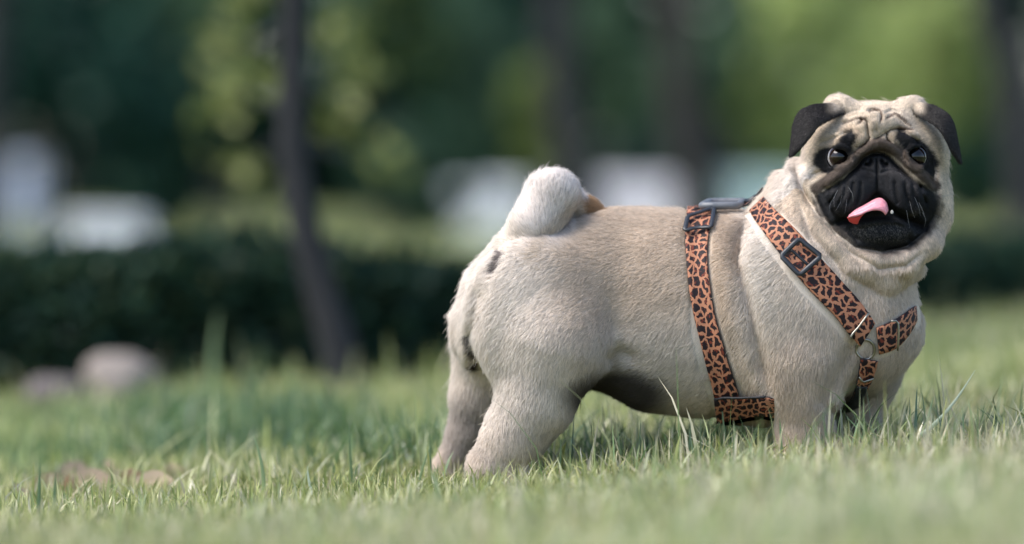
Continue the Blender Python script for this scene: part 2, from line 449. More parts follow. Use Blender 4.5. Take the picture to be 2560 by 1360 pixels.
def limb(path, radii, seg=10, seed=0):
    """tapered, slightly knobbly tube"""
    P_ = spl(np.array(path, float), 5 * (len(path) - 1) + 1); R_ = spl(np.array(radii, float)[:, None], len(P_))[:, 0]
    V, fs = [], []
    for i, p_ in enumerate(P_):
        t = P_[min(i + 1, len(P_) - 1)] - P_[max(i - 1, 0)]; t /= np.linalg.norm(t)
        s_ = np.cross(t, [0.3, 1, 0.2]); s_ /= np.linalg.norm(s_); w_ = np.cross(s_, t)
        for k_ in range(seg):
            an = 2 * math.pi * k_ / seg; rr = R_[i] * (1 + 0.08 * math.sin(3 * an + i * 0.8 + seed) + 0.05 * math.sin(5 * an - i * 1.3))
            V.append(p_ + (s_ * math.cos(an) + w_ * math.sin(an)) * rr)
    for i in range(len(P_) - 1):
        for k_ in range(seg):
            a, b = i * seg + k_, i * seg + (k_ + 1) % seg
            fs.append((a, b, b + seg, a + seg))
    fs.append(tuple(range(seg - 1, -1, -1))); fs.append(tuple((len(P_) - 1) * seg + k_ for k_ in range(seg)))
    return V, fs
def tree(name, label, base, trunk, radii, limbs, crown, bark, group='trees behind the lawn'):
    """trunk: world points from the base up; limbs: (path, radii); crown: arguments for leaves()"""
    root = empty(name, base); tag(root, label, 'tree', group)
    V, fs = limb(trunk, radii)
    tr = new_mesh_object('trunk', np.array(V) - np.array(base), fs, bark, root)
    for i, (pa, ra) in enumerate(limbs):
        V, fs = limb(pa, ra, 7, i)
        new_mesh_object('limb', np.array(V) - np.array(base), fs, bark, tr)
    foliage('crown', root, base, **crown)
    return root
def px_trunk(pix, d):
    out = [np.array(at(a, b, d)) for a, b in pix]
    x_, y_ = out[0][0], out[0][1]
    out.insert(0, np.array([x_ + (out[0][0] - out[1][0]) * 0.4, y_, float(ground_z(x_, y_)) - 0.03]))
    return out

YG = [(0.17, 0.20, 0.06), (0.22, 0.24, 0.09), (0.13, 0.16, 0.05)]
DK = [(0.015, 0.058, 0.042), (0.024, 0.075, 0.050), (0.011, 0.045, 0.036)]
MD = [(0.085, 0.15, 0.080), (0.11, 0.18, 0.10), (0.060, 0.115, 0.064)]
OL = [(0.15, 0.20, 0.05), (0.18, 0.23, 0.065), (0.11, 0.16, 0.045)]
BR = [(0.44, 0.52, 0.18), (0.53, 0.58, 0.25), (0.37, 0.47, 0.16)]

# young leaning tree on the left
def clumps(pix, d, jitter=0.0):
    return [np.array(at(a, b, d + q_ * 2.2)) for a, b, q_ in pix]
tp = px_trunk([(862, 950), (826, 800), (775, 630), (744, 460), (730, 300), (735, 100), (742, -150)], 6.05)
top = tp[-1]
up = [top + np.array([0.02, 0.05, 0.35]), top + np.array([0.10, 0.10, 0.75]), top + np.array([0.08, 0.1, 1.1])]
cl_l = clumps([(560, 110, .5), (640, 30, .6), (690, 120, .3), (840, 80, .5), (900, 190, .6), (850, 290, .4), (890, 330, .4), (560, 300, .6), (500, 345, .6), (600, 240, .4), (625, 430, .5), (590, 410, .6), (980, 400, .9)], 6.2)
rd_l = [.09, .09, .07, .08, .07, .06, .055, .07, .06, .06, .06, .05, .05]
hi = [top + np.array(v) for v in ((-.35, .1, .25), (.3, .2, .3), (0, .0, .6), (-.2, .3, .9), (.35, -.1, .8), (.05, .1, 1.25))]
limbs_l = [([tp[-2] + (tp[-1] - tp[-2]) * .2, cl_l[0] + np.array([.05, 0, 0]), cl_l[0]], [.012, .008, .004]), ([tp[-3], cl_l[7] + np.array([.08, 0, .05]), cl_l[7]], [.012, .007, .003]),
           ([tp[-3] + np.array([0, 0, .05]), cl_l[5] + np.array([-.05, 0, .06]), cl_l[5]], [.012, .007, .003]), ([tp[-4], cl_l[10] + np.array([.05, 0, .05]), cl_l[10]], [.010, .006, .003]),
           ([top, hi[0]], [.016, .006]), ([top, hi[1]], [.016, .006]), ([tp[-4] + np.array([0, 0, .06]), cl_l[12]], [.009, .003])]
tree('young_tree', 'slender young tree with leaning dark trunk and yellowish leaves beside the hedge', tuple(tp[0]), tp + up, [.034, .031, .028, .026, .024, .023, .022, .02, .018, .014, .006], limbs_l,
     dict(centers=cl_l + hi, radii=rd_l + [.28, .3, .3, .35, .35, .4], n_=5200, size=0.05, cols=YG, seed=51), BARK)

def big_tree(label, pix, d, r0, crown_c, crown_r, n_, cols, seed, bark=BARK):
    tp_ = px_trunk(pix, d); tp_ = [np.array(p_) for p_ in tp_]
    top_ = tp_[-1]; dirv = tp_[-1] - tp_[-2]; dirv /= np.linalg.norm(dirv)
    up_ = [top_ + dirv * .5 + np.array([0, .1, .2]), top_ + dirv * .5 + np.array([.05, .2, 1.4]), top_ + dirv * .5 + np.array([0, .2, 2.6])]
    cen = [top_ + np.array(v) for v in crown_c]
    lb = [([top_ + np.array([0, 0, .1 * i]), .5 * (top_ + c_) + np.array([0, 0, .12]), c_], [r0 * .45, r0 * .25, r0 * .1]) for i, c_ in enumerate(cen[:6])]
    rad_ = list(np.linspace(r0 * 1.15, r0 * .8, len(tp_))) + [r0 * .6, r0 * .4, r0 * .15]
    return tree('park_tree', label, tuple(tp_[0]), tp_ + up_, rad_, lb, dict(centers=cen, radii=crown_r, n_=n_, size=0.11, cols=cols, seed=seed), bark)
CC = [(-.9, .2, 1.5), (.9, .1, 1.6), (0, .9, 1.7), (-.3, -.8, 1.8), (.5, -.3, 2.4), (-.6, .3, 2.4), (0, 0, 3.1), (1.3, .4, 2.0), (-1.4, .2, 2.0)]
CR = [.6, .6, .65, .55, .7, .7, .7, .5, .5]
big_tree('dark trunked tree rising behind the pug\'s curled tail', [(1462, 560), (1450, 480), (1428, 380), (1404, 200), (1395, 0), (1390, -200)], 14.0, .074, CC, CR, 5000, DK + MD[:1], 61)
big_tree('brownish tree trunk rising behind the middle of the pug\'s back', [(1748, 560), (1740, 500), (1728, 420), (1702, 200), (1690, 0), (1684, -200)], 17.0, .092, CC, CR, 5000, DK + MD, 62, BARK2)
big_tree('leaning dark tree trunk at the right edge behind the pug\'s head', [(2572, 700), (2568, 560), (2560, 400), (2535, 220), (2490, 60), (2450, -60)], 11.5, .058, [(v[0] + .9, v[1], v[2]) for v in CC], CR, 5000, DK + OL, 63)
big_tree('tree with dark crown far at the left edge', [(-60, 700), (-50, 500), (-30, 200), (-20, -150)], 15.0, .08, CC, CR, 6000, DK, 64)

# ---- bushes and low boughs behind
def bush(label, cpx, cpy, rpx, rpy, d, cols, n_, seed, size=0.09, gaps=0.55, name='bush'):
    c_ = np.array(at(cpx, cpy, d)); k_ = d / F
    r = np.random.default_rng(seed)
    gz = float(ground_z(c_[0], c_[1]))
    cen, rad = [], []
    for i in range(9):
        a = r.uniform(0, 6.283); q_ = math.sqrt(r.random()) * 0.75
        cen.append(c_ + np.array([math.cos(a) * q_ * rpx * k_, r.uniform(-.3, .3) * rpx * k_, math.sin(a) * q_ * rpy * k_]))
        s_ = r.uniform(0.38, 0.6); rad.append((rpx * k_ * s_, min(rpx, rpy) * k_ * s_ * 0.9, rpy * k_ * s_))
    base = (c_[0], c_[1], gz)
    root = empty(name, base); tag(root, label, 'bush', 'bushes behind the lawn')
    V, fs = [], []
    for i in range(4):
        v_, f_ = limb([np.array(base) + np.array([.04 * i - .06, 0, -.03]), np.array([c_[0] * .5 + base[0] * .5 + .05 * i - .07, c_[1], max(.5 * (gz + c_[2]), gz + .1)]), cen[i]], [.018, .013, .006], 6, i)
        o_ = len(V); V += list(v_); fs += [tuple(q_ + o_ for q_ in f) for f in f_]
    new_mesh_object('stems', np.array(V) - np.array(base), fs, BARK, root)
    foliage('foliage', root, base, centers=cen, radii=rad, n_=n_, size=size, cols=cols, seed=seed, gaps=gaps)
    return root
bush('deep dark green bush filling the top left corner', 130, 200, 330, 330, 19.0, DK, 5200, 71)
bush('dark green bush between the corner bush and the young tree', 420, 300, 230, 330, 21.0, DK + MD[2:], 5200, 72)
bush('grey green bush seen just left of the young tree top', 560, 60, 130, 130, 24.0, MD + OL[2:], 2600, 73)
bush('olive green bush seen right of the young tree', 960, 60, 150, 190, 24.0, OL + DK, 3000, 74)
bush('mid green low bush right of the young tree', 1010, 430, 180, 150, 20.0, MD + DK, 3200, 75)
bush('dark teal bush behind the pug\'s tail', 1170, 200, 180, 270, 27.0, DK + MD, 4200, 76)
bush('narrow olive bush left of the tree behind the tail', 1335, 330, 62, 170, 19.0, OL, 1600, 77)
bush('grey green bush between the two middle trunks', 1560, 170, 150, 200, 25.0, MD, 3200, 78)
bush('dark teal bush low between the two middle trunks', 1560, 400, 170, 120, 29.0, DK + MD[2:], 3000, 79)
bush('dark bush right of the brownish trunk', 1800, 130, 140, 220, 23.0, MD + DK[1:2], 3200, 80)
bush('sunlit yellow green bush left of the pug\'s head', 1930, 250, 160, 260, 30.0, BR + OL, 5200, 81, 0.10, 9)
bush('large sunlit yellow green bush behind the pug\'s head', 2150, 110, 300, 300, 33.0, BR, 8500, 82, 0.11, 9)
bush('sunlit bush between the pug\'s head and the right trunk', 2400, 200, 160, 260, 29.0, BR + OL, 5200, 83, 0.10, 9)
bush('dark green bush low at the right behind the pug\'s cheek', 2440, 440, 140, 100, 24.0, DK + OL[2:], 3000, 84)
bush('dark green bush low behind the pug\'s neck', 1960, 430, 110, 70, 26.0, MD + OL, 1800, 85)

# far wood that closes the view
r_ = np.random.default_rng(90)
cen = [(x_, 42 + r_.uniform(-2, 3), z_) for x_ in np.arange(-26, 27, 1.9) for z_ in (0.4, 1.2, 2.2, 3.2, 4.4, 5.8, 7.6)]
cen = np.array(cen) + r_.normal(size=(len(cen), 3)) * .4
V, Fc, cl = leaves(cen, np.full(len(cen), 1.5), 90000, 0.42, DK + MD[2:], 91, shell=.3, gaps=9)
wood = new_mesh_object('distant_wood', V, Fc, LEAFM, smooth=False); set_colors(wood, 'leaf_color', cl)
tag(wood, 'dark green mass of distant trees closing the view', 'wood', kind='stuff')

# ---- low clipped hedge along the far side of the lawn
def hedge():
    a, da = on_ground(-1500, 1060); b, db = on_ground(900, 955); c_, dc = on_ground(2350, 802); e_, de = on_ground(3900, 690)
    pts = np.array([a, b, c_, e_]); P_ = spl(pts, 60); P_[:, 1] += 0.14
    tops = np.interp(np.linspace(0, 1, 60), [0, .33, .66, 1], [0.245, 0.195, 0.12, 0.11])
    r = np.random.default_rng(95)
    n_ = 60000
    i = r.integers(0, 59, n_); t = r.random(n_)
    p_ = P_[i] + (P_[i + 1] - P_[i]) * t[:, None]; h = tops[i]
    face_ = r.random(n_)
    oy = np.where(face_ < .5, -.13 + .03 * r.normal(size=n_), np.where(face_ < .9, r.uniform(-.14, .14, n_), .13))
    oz = np.where(face_ < .5, r.random(n_) * h, np.where(face_ < .9, h + .014 * r.normal(size=n_), r.random(n_) * h))
    bump_ = .02 * vnoise(p_, 9.0, 96)
    g_ = ground_z(p_[:, 0], p_[:, 1] + oy)
    P2 = np.stack([p_[:, 0], p_[:, 1] + oy + bump_, g_ + np.maximum(oz + bump_, .01)], -1)
    nr = r.normal(size=(n_, 3)); nr /= np.linalg.norm(nr, axis=1, keepdims=True)
    tg = np.cross(nr, r.normal(size=(n_, 3))); tg /= np.linalg.norm(tg, axis=1, keepdims=True); bt = np.cross(nr, tg)
    s_ = .026 * np.clip(r.normal(1, .25, n_), .5, 1.6)[:, None]
    V = np.stack([P2 - tg * s_ * .5, P2 + bt * s_ * .3, P2 + tg * s_ * .5, P2 - bt * s_ * .3], 1).reshape(-1, 3)
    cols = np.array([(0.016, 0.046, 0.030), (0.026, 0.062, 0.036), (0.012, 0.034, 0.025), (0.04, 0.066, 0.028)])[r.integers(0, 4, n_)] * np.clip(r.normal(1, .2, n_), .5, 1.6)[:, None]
    base = tuple(P_[30] * np.array([1, 1, 0]))
    root = empty('hedge', base); tag(root, 'low dark clipped hedge along the far side of the lawn', 'hedge')
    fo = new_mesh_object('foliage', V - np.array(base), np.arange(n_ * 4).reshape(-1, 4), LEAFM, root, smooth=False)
    set_colors(fo, 'leaf_color', np.repeat(cols, 4, 0))
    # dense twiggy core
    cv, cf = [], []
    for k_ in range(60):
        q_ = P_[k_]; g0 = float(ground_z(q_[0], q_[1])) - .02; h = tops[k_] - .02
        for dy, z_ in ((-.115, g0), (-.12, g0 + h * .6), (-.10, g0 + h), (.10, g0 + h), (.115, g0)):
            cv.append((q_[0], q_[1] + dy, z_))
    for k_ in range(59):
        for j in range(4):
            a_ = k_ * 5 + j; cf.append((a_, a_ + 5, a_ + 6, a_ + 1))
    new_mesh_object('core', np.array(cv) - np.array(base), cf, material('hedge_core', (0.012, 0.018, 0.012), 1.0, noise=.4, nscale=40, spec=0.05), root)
hedge()

# ---- pale blocks standing on the grass beyond the hedge
def block(label, px0, px1, ptop, pbase, col, chamfer=0.03, name='stone_block', depth=0.3):
    p_, d = on_ground((px0 + px1) / 2, pbase)
    w = (px1 - px0) / F * d; h = (pbase - ptop) / F * d
    bm = bmesh.new(); bmesh.ops.create_cube(bm, size=1.0)
    for v in bm.verts:
        v.co = Vector((v.co.x * w * (1.0 if v.co.z < 0 else .97), v.co.y * depth * (1.0 if v.co.z < 0 else .94), (v.co.z + .5) * h))
    bmesh.ops.bevel(bm, geom=list(bm.edges), offset=min(chamfer, h * .2), segments=3, affect='EDGES', profile=.6)
    bmesh.ops.triangulate(bm, faces=bm.faces)
    me = bpy.data.meshes.new(name); bm.to_mesh(me); bm.free()
    me.materials.append(material('painted_' + name, col, 0.7, noise=.08, nscale=6, bump=.2))
    ob = bpy.data.objects.new(name, me); COL.objects.link(ob)
    ob.location = (p_[0], p_[1], float(ground_z(p_[0], p_[1])) - .01)
    tag(ob, label, 'block', 'pale blocks beyond the hedge')
W_ = (0.82, 0.84, 0.88)
block('tall narrow bluish white block at the left edge beyond the hedge', 30, 112, 398, 588, (0.42, 0.46, 0.57), name='upright_block')
block('long low white block right of the tall narrow one', 165, 376, 542, 645, (0.64, 0.66, 0.70))
block('white block behind the pug\'s tail', 1120, 1340, 460, 585, W_)
block('pinkish white block behind the pug\'s back', 1485, 1745, 450, 585, (0.78, 0.73, 0.77))
block('pale mint block behind the pug\'s shoulders', 1775, 2010, 440, 585, (0.50, 0.66, 0.64))
print('place', round(time.time() - T0, 1))
# ================================================================== the dog
# Everything of the dog is modelled in "dog units": 2400 units = 1 m, X to the right, Y away from the
# camera, Z downwards, origin such that (1280, 0, 470) lies straight before the lens.
U = 2400.0
def to_world(p):
    p = np.asarray(p, dtype=float)
    return np.stack([(p[..., 0] - 1280.0) / U, p[..., 1] / U, CAM_Z + (470.0 - p[..., 2]) / U], -1)
def to_dog(w):
    w = np.asarray(w, dtype=float)
    return np.stack([w[..., 0] * U + 1280.0, w[..., 1] * U, 470.0 - (w[..., 2] - CAM_Z) * U], -1)
def C(px, py, dep):
    s = 1.0 + dep / F
    return np.array([1280.0 + (px - 1280.0) * s, dep, 470.0 + (py - 470.0) * s])
def H(cx, cy, dep):                      # head sketch sheet, 2.615 sheet units per dog unit
    return C(1880 + cx / 2.615, 200 + cy / 2.615, dep)

def axis(segs):
    out = []
    for a, b, st in segs:
        out += list(np.arange(a, b, st))
    return np.array(out, dtype=np.float32)
GX = axis([(1040, 1960, 6.0), (1960, 2430, 2.5)])
GY = axis([(-370, -90, 3.0), (-90, 320, 7.0)])
GZ = axis([(215, 680, 2.5), (680, 1240, 6.0)])
SD = np.full((len(GX), len(GY), len(GZ)), 500.0, dtype=np.float32)

def sub(lo, hi, pad):
    sl = []
    for g, a, b in zip((GX, GY, GZ), lo, hi):
        sl.append(slice(max(0, int(np.searchsorted(g, a - pad)) - 1), min(len(g), int(np.searchsorted(g, b + pad)) + 1)))
    return tuple(sl)
def grids(sl):
    return GX[sl[0]][:, None, None], GY[sl[1]][None, :, None], GZ[sl[2]][None, None, :]
def smin(a, b, k):
    h = np.clip(0.5 + 0.5 * (b - a) / k, 0, 1)
    return b + (a - b) * h - k * h * (1 - h)
def blend(sl, d, k, carve=False):
    if carve: SD[sl] = -smin(-SD[sl], d, k)
    else: SD[sl] = smin(SD[sl], d.astype(np.float32), k)

def rot(ax, deg):
    c, s = math.cos(math.radians(deg)), math.sin(math.radians(deg))
    return np.array({'x': [[1, 0, 0], [0, c, -s], [0, s, c]], 'y': [[c, 0, s], [0, 1, 0], [-s, 0, c]],
                     'z': [[c, -s, 0], [s, c, 0], [0, 0, 1]]}[ax])
def ell(c, r, k=30, tilt=0.0, yaw=0.0, carve=False):
    """ellipsoid; tilt turns it in the picture plane, yaw about the vertical"""
    r = np.array(r, dtype=float)                  # rx, ry(depth), rz
    R = rot('z', yaw) @ rot('y', tilt)
    ext = np.sqrt(((R * r) ** 2).sum(1))
    sl = sub(c - ext, c + ext, k + 12)
    x, y, z = grids(sl)
    p = [x - c[0], y - c[1], z - c[2]]
    q = [R[0, i] * p[0] + R[1, i] * p[1] + R[2, i] * p[2] for i in range(3)]
    k0 = np.sqrt(sum((q[i] / r[i]) ** 2 for i in range(3)))
    k1 = np.sqrt(sum((q[i] / r[i] ** 2) ** 2 for i in range(3))) + 1e-6
    blend(sl, k0 * (k0 - 1) / k1, k, carve)
def cone(a, ra, b, rb, k=30):
    lo = np.minimum(a - ra, b - rb); hi = np.maximum(a + ra, b + rb)
    sl = sub(lo, hi, k + 12)
    x, y, z = grids(sl)
    ba = b - a
    t = np.clip(((x - a[0]) * ba[0] + (y - a[1]) * ba[1] + (z - a[2]) * ba[2]) / (ba @ ba), 0, 1)
    d = np.sqrt((x - a[0] - t * ba[0]) ** 2 + (y - a[1] - t * ba[1]) ** 2 + (z - a[2] - t * ba[2]) ** 2) - (ra + t * (rb - ra))
    blend(sl, d, k)
def chain(pts, k=20):
    for (a, ra), (b, rb) in zip(pts[:-1], pts[1:]):
        cone(a, ra, b, rb, k)
def tri(a, b, c, r, k=5):
    lo = np.minimum(np.minimum(a, b), c) - r; hi = np.maximum(np.maximum(a, b), c) + r
    sl = sub(lo, hi, k + 6)
    x, y, z = grids(sl)
    shp = np.broadcast(x, y, z).shape
    P = np.stack([np.broadcast_to(v, shp) for v in (x, y, z)], -1).reshape(-1, 3)
    ba, cb, ac = b - a, c - b, a - c
    nor = np.cross(ba, ac)
    pa, pb, pc = P - a, P - b, P - c
    s = (np.sign(pa @ np.cross(ba, nor)) + np.sign(pb @ np.cross(cb, nor)) + np.sign(pc @ np.cross(ac, nor)))
    def seg(e, pp): return ((e * np.clip((pp @ e) / (e @ e), 0, 1)[:, None] - pp) ** 2).sum(1)
    edge = np.minimum(np.minimum(seg(ba, pa), seg(cb, pb)), seg(ac, pc))
    pl = (pa @ nor) ** 2 / (nor @ nor)
    d = np.sqrt(np.where(s < 2.0, edge, pl)) - r
    blend(sl, d.reshape(shp), k)

# ---- trunk: a loft of elliptic sections, x: top, bottom, centre depth, half width
LOFT = np.array([
    [1135, 790, 850, -10, 12], [1150, 750, 890, -5, 70], [1180, 695, 920, 2, 128], [1240, 622, 945, 12, 185],
    [1320, 584, 955, 24, 214], [1420, 546, 955, 38, 224], [1520, 520, 985, 48, 222], [1600, 518, 1030, 52, 232],
    [1700, 522, 1040, 48, 246], [1800, 526, 1050, 36, 254], [1900, 524, 1068, 18, 252], [1960, 526, 1060, 8, 248], [2020, 534, 1028, -4, 240],
    [2100, 565, 1000, -18, 224], [2190, 630, 960, -28, 190], [2250, 700, 915, -34, 134], [2290, 770, 870, -38, 70], [2302, 815, 840, -38, 12]])
sl = sub((1120, -250, 480), (2310, 320, 1100), 30)
x, y, z = grids(sl)
xs = GX[sl[0]]
def lin(col):
    v = np.interp(xs, LOFT[:, 0], LOFT[:, col])
    kk = np.ones(7) / 7.0                                  # soften the table's corners
    return np.convolve(np.pad(v, 3, mode='edge'), kk, 'valid')[:, None, None]
zc, rz = (lin(1) + lin(2)) / 2, np.maximum((lin(2) - lin(1)) / 2, 1)
yc, ry = lin(3), np.maximum(lin(4), 1)
e = 2.25                                                   # slightly barrel-shaped section
q = (np.abs((z - zc) / rz) ** e + np.abs((y - yc) / ry) ** e) ** (1 / e)
d = (q - 1) * np.minimum(rz, ry)
d = np.where((xs < 1135)[:, None, None] | (xs > 2302)[:, None, None], 60.0, d)
SD[sl] = np.minimum(SD[sl], d.astype(np.float32))

# ---- hindquarters
ell(C(1330, 788, -135), (165, 95, 192), 50, tilt=-8)
ell(C(1402, 850, -150), (124, 80, 128), 50, tilt=-25)
chain([(C(1382, 860, -140), 130), (C(1338, 1000, -130), 92), (C(1290, 1085, -125), 72), (C(1228, 1165, -120), 58)], 40)
chain([(C(1228, 1168, -120), 52), (C(1300, 1212, -135), 44), (C(1340, 1222, -140), 36)], 26)
ell(C(1236, 815, 115), (96, 96, 150), 50, tilt=0)
chain([(C(1225, 880, 140), 92), (C(1190, 990, 145), 58), (C(1172, 1070, 150), 46), (C(1122, 1172, 150), 42)], 30)
chain([(C(1122, 1176, 150), 38), (C(1180, 1214, 140), 36)], 20)
# ---- tail: up, over and down into the curl on the hip
chain([(C(1296, 650, -60), 68), (C(1334, 574, -88), 63), (C(1376, 492, -70), 61), (C(1392, 480, -40), 50)], 9)
chain([(C(1392, 482, -40), 46), (C(1430, 512, 10), 34), (C(1470, 522, 36), 30), (C(1500, 532, 30), 18)], 8)
# ---- shoulders and forelegs
ell(C(1975, 790, -185), (140, 85, 225), 60, tilt=6)
ell(C(2000, 930, -170), (100, 85, 120), 50)
chain([(C(2000, 900, -165), 106), (C(2012, 1000, -160), 84), (C(2012, 1080, -155), 70), (C(2008, 1150, -155), 66)], 24)
chain([(C(2004, 1150, -150), 64), (C(1995, 1188, -190), 48)], 24)
ell(C(2170, 860, 60), (95, 95, 160), 50)
chain([(C(2170, 930, 40), 76), (C(2152, 1040, 60), 52), (C(2142, 1100, 80), 48), (C(2140, 1155, 80), 46)], 30)
chain([(C(2140, 1155, 80), 46), (C(2140, 1184, 40), 42)], 20)
# ---- chest, neck
ell(C(2150, 780, -60), (142, 150, 190), 50)
chain([(C(2010, 740, -10), 205), (C(2090, 600, -35), 190), (C(2170, 500, -30), 165)], 60)
ell(C(2010, 560, -10), (108, 130, 110), 50)
# rolls of loose skin under the head
chain([(H(310, 580, -40), 30), (H(315, 710, -110), 38), (H(400, 900, -170), 42), (H(560, 1080, -205), 42), (H(760, 1190, -215), 40),
       (H(980, 1180, -205), 40), (H(1130, 1060, -170), 44), (H(1195, 900, -120), 42), (H(1205, 740, -80), 36)], 14)
chain([(H(225, 690, -30), 40), (H(270, 860, -115), 48), (H(440, 1080, -180), 50), (H(640, 1240, -205), 48), (H(860, 1285, -190), 44), (H(1040, 1220, -150), 36)], 16)
# ---- head
ell(C(2190, 420, -70), (177, 160, 163), 24)
ell(C(2088, 500, -110), (84, 110, 92), 30)
ell(C(2292, 500, -108), (80, 110, 94), 30)
ell(C(2200, 560, -130), (130, 105, 78), 30)
ell(C(2197, 478, -196), (126, 62, 92), 24)
ell(H(655, 745, -232), (60, 40, 66), 14, tilt=-24)
ell(H(985, 745, -232), (60, 40, 66), 14, tilt=24)
ell(H(850, 990, -204), (92, 52, 48), 12)
ell(H(815, 550, -278), (35, 24, 27), 5)
ell(H(640, 410, -205), (44, 30, 28), 14, tilt=-20)          # brows
ell(H(985, 400, -205), (44, 30, 28), 14, tilt=20)
ell(H(810, 330, -210), (60, 26, 50), 20)                     # forehead
cone(C(1292, 640, -40), 60, C(1230, 715, -30), 66, 36)
ell(H(600, 194, -85), (48, 55, 34), 22, tilt=-25)
ell(H(1015, 198, -85), (46, 55, 34), 22, tilt=25)
ell(H(810, 290, -75), (120, 110, 46), 20)
ell(C(2092, 375, -60), (78, 110, 84), 24)
ell(C(2290, 375, -60), (74, 110, 84), 24)
# ears: thin folded flaps, swept between an outer and an inner edge
EARS = [([(600, 150, -100), (500, 160, -135), (400, 172, -142), (320, 208, -142), (280, 285, -142), (266, 380, -152), (254, 488, -166)],
         [(622, 180, -105), (565, 222, -150), (495, 255, -178), (428, 298, -196), (378, 362, -200), (318, 436, -192), (262, 490, -172)]),
        ([(1030, 150, -100), (1110, 160, -135), (1200, 180, -142), (1285, 240, -142), (1320, 320, -144), (1340, 420, -152), (1360, 532, -162)],
         [(1035, 180, -105), (1092, 222, -150), (1152, 258, -178), (1212, 300, -192), (1262, 368, -196), (1306, 458, -186), (1354, 532, -168)])]
def patch(outer, inner, n=46, m=26, bulge=9.0):
    O = spl(np.array([H(*p) for p in outer]), n); I = spl(np.array([H(*p) for p in inner]), n)
    t = np.linspace(0, 1, m)[None, :, None]
    S_ = O[:, None] * (1 - t) + I[:, None] * t
    S_[:, :, 1] -= bulge * np.sin(np.pi * t[..., 0]) ** 0.7 * np.sin(np.pi * np.linspace(0.15, 0.95, n))[:, None]
    return S_.reshape(-1, 3)
EAR_PTS = [patch(*e_) for e_ in EARS]
for E_ in EAR_PTS:
    lo, hi = E_.min(0) - 16, E_.max(0) + 16
    sl = sub(lo, hi, 0); ear_d = np.full(SD[sl].shape, 60.0, dtype=np.float32)
    gx_, gy_, gz_ = GX[sl[0]], GY[sl[1]], GZ[sl[2]]
    for p in E_:
        a0, a1 = np.searchsorted(gx_, [p[0] - 16, p[0] + 16]); b0, b1 = np.searchsorted(gy_, [p[1] - 16, p[1] + 16]); c0, c1 = np.searchsorted(gz_, [p[2] - 16, p[2] + 16])
        dd = np.sqrt((gx_[a0:a1, None, None] - p[0]) ** 2 + (gy_[None, b0:b1, None] - p[1]) ** 2 + (gz_[None, None, c0:c1] - p[2]) ** 2) - 7.0
        ear_d[a0:a1, b0:b1, c0:c1] = np.minimum(ear_d[a0:a1, b0:b1, c0:c1], dd)
    blend(sl, ear_d, 6)

# ---- folds and wrinkles: shallow reliefs drawn on the side that faces the lens
def relief(pts, w, amp, front=-40.0, soft=60.0, head=True):
    P = np.array([(H(cx, cy, -230) if head else C(cx, cy, -230))[[0, 2]] for cx, cy in pts])
    lo, hi = P.min(0) - 3 * w, P.max(0) + 3 * w
    sx = slice(*np.searchsorted(GX, [lo[0], hi[0]])); sz = slice(*np.searchsorted(GZ, [lo[1], hi[1]]))
    X, Z = np.meshgrid(GX[sx], GZ[sz], indexing='ij')
    best = np.full(X.shape, 1e9); tbest = np.zeros(X.shape)
    L = len(P) - 1
    for i in range(L):
        a, b = P[i], P[i + 1]; ba = b - a
        t = np.clip(((X - a[0]) * ba[0] + (Z - a[1]) * ba[1]) / (ba @ ba), 0, 1)
        dd = (X - a[0] - t * ba[0]) ** 2 + (Z - a[1] - t * ba[1]) ** 2
        tbest = np.where(dd < best, (i + t) / L, tbest); best = np.minimum(best, dd)
    fade = np.clip(np.minimum(tbest, 1 - tbest) * 6 + 0.25, 0, 1)
    g = (amp * np.exp(-best / w ** 2) * fade).astype(np.float32)
    m = np.clip((front - GY) / soft, 0, 1).astype(np.float32)
    SD[sx, :, sz] += g[:, None, :] * m[None, :, None]
# nose roll and muzzle
relief([(425, 705), (520, 640), (630, 555), (710, 480), (780, 435), (830, 420), (890, 432), (950, 470), (1040, 550), (1120, 625), (1190, 690)], 12.5, -17)
relief([(500, 720), (600, 650), (680, 575), (735, 510), (790, 478), (850, 478), (900, 505), (960, 570), (1040, 650), (1130, 720)], 6.5, 14)
relief([(600, 560), (650, 490), (690, 460), (740, 425)], 5, 5)
relief([(1010, 560), (985, 490), (950, 450), (910, 420)], 5, 5)
relief([(816, 505), (816, 560), (814, 640), (812, 745)], 3.6, 9)
relief([(530, 950), (585, 925), (650, 905), (725, 850), (780, 795), (812, 755), (850, 795), (920, 855), (1000, 905), (1080, 935), (1145, 965)], 8.5, 22)
relief([(680, 955), (760, 928), (850, 912), (940, 918), (1020, 940)], 9, -9)
relief([(640, 950), (650, 1000), (690, 1060)], 7, 7); relief([(1070, 940), (1060, 1000), (1020, 1060)], 7, 7)
relief([(560, 930), (620, 1000)], 8, 6); relief([(1130, 930), (1090, 1000)], 8, 6)
relief([(735, 548), (765, 560), (782, 535), (778, 515)], 4.6, 15)
relief([(895, 548), (868, 560), (850, 535), (852, 515)], 4.6, 15)
relief([(730, 585), (775, 600), (800, 610)], 4, 4); relief([(900, 585), (860, 600), (832, 610)], 4, 4)
for dx in (-250, -205, -160, -110): relief([(815 + dx, 640 - dx * 0.12), (815 + dx * 1.05, 740), (815 + dx * 1.25, 820)], 5, 7)
for dx in (110, 175, 225, 275): relief([(815 + dx, 640 + dx * 0.12), (815 + dx * 1.05, 740), (815 + dx * 1.2, 820)], 5, 7)
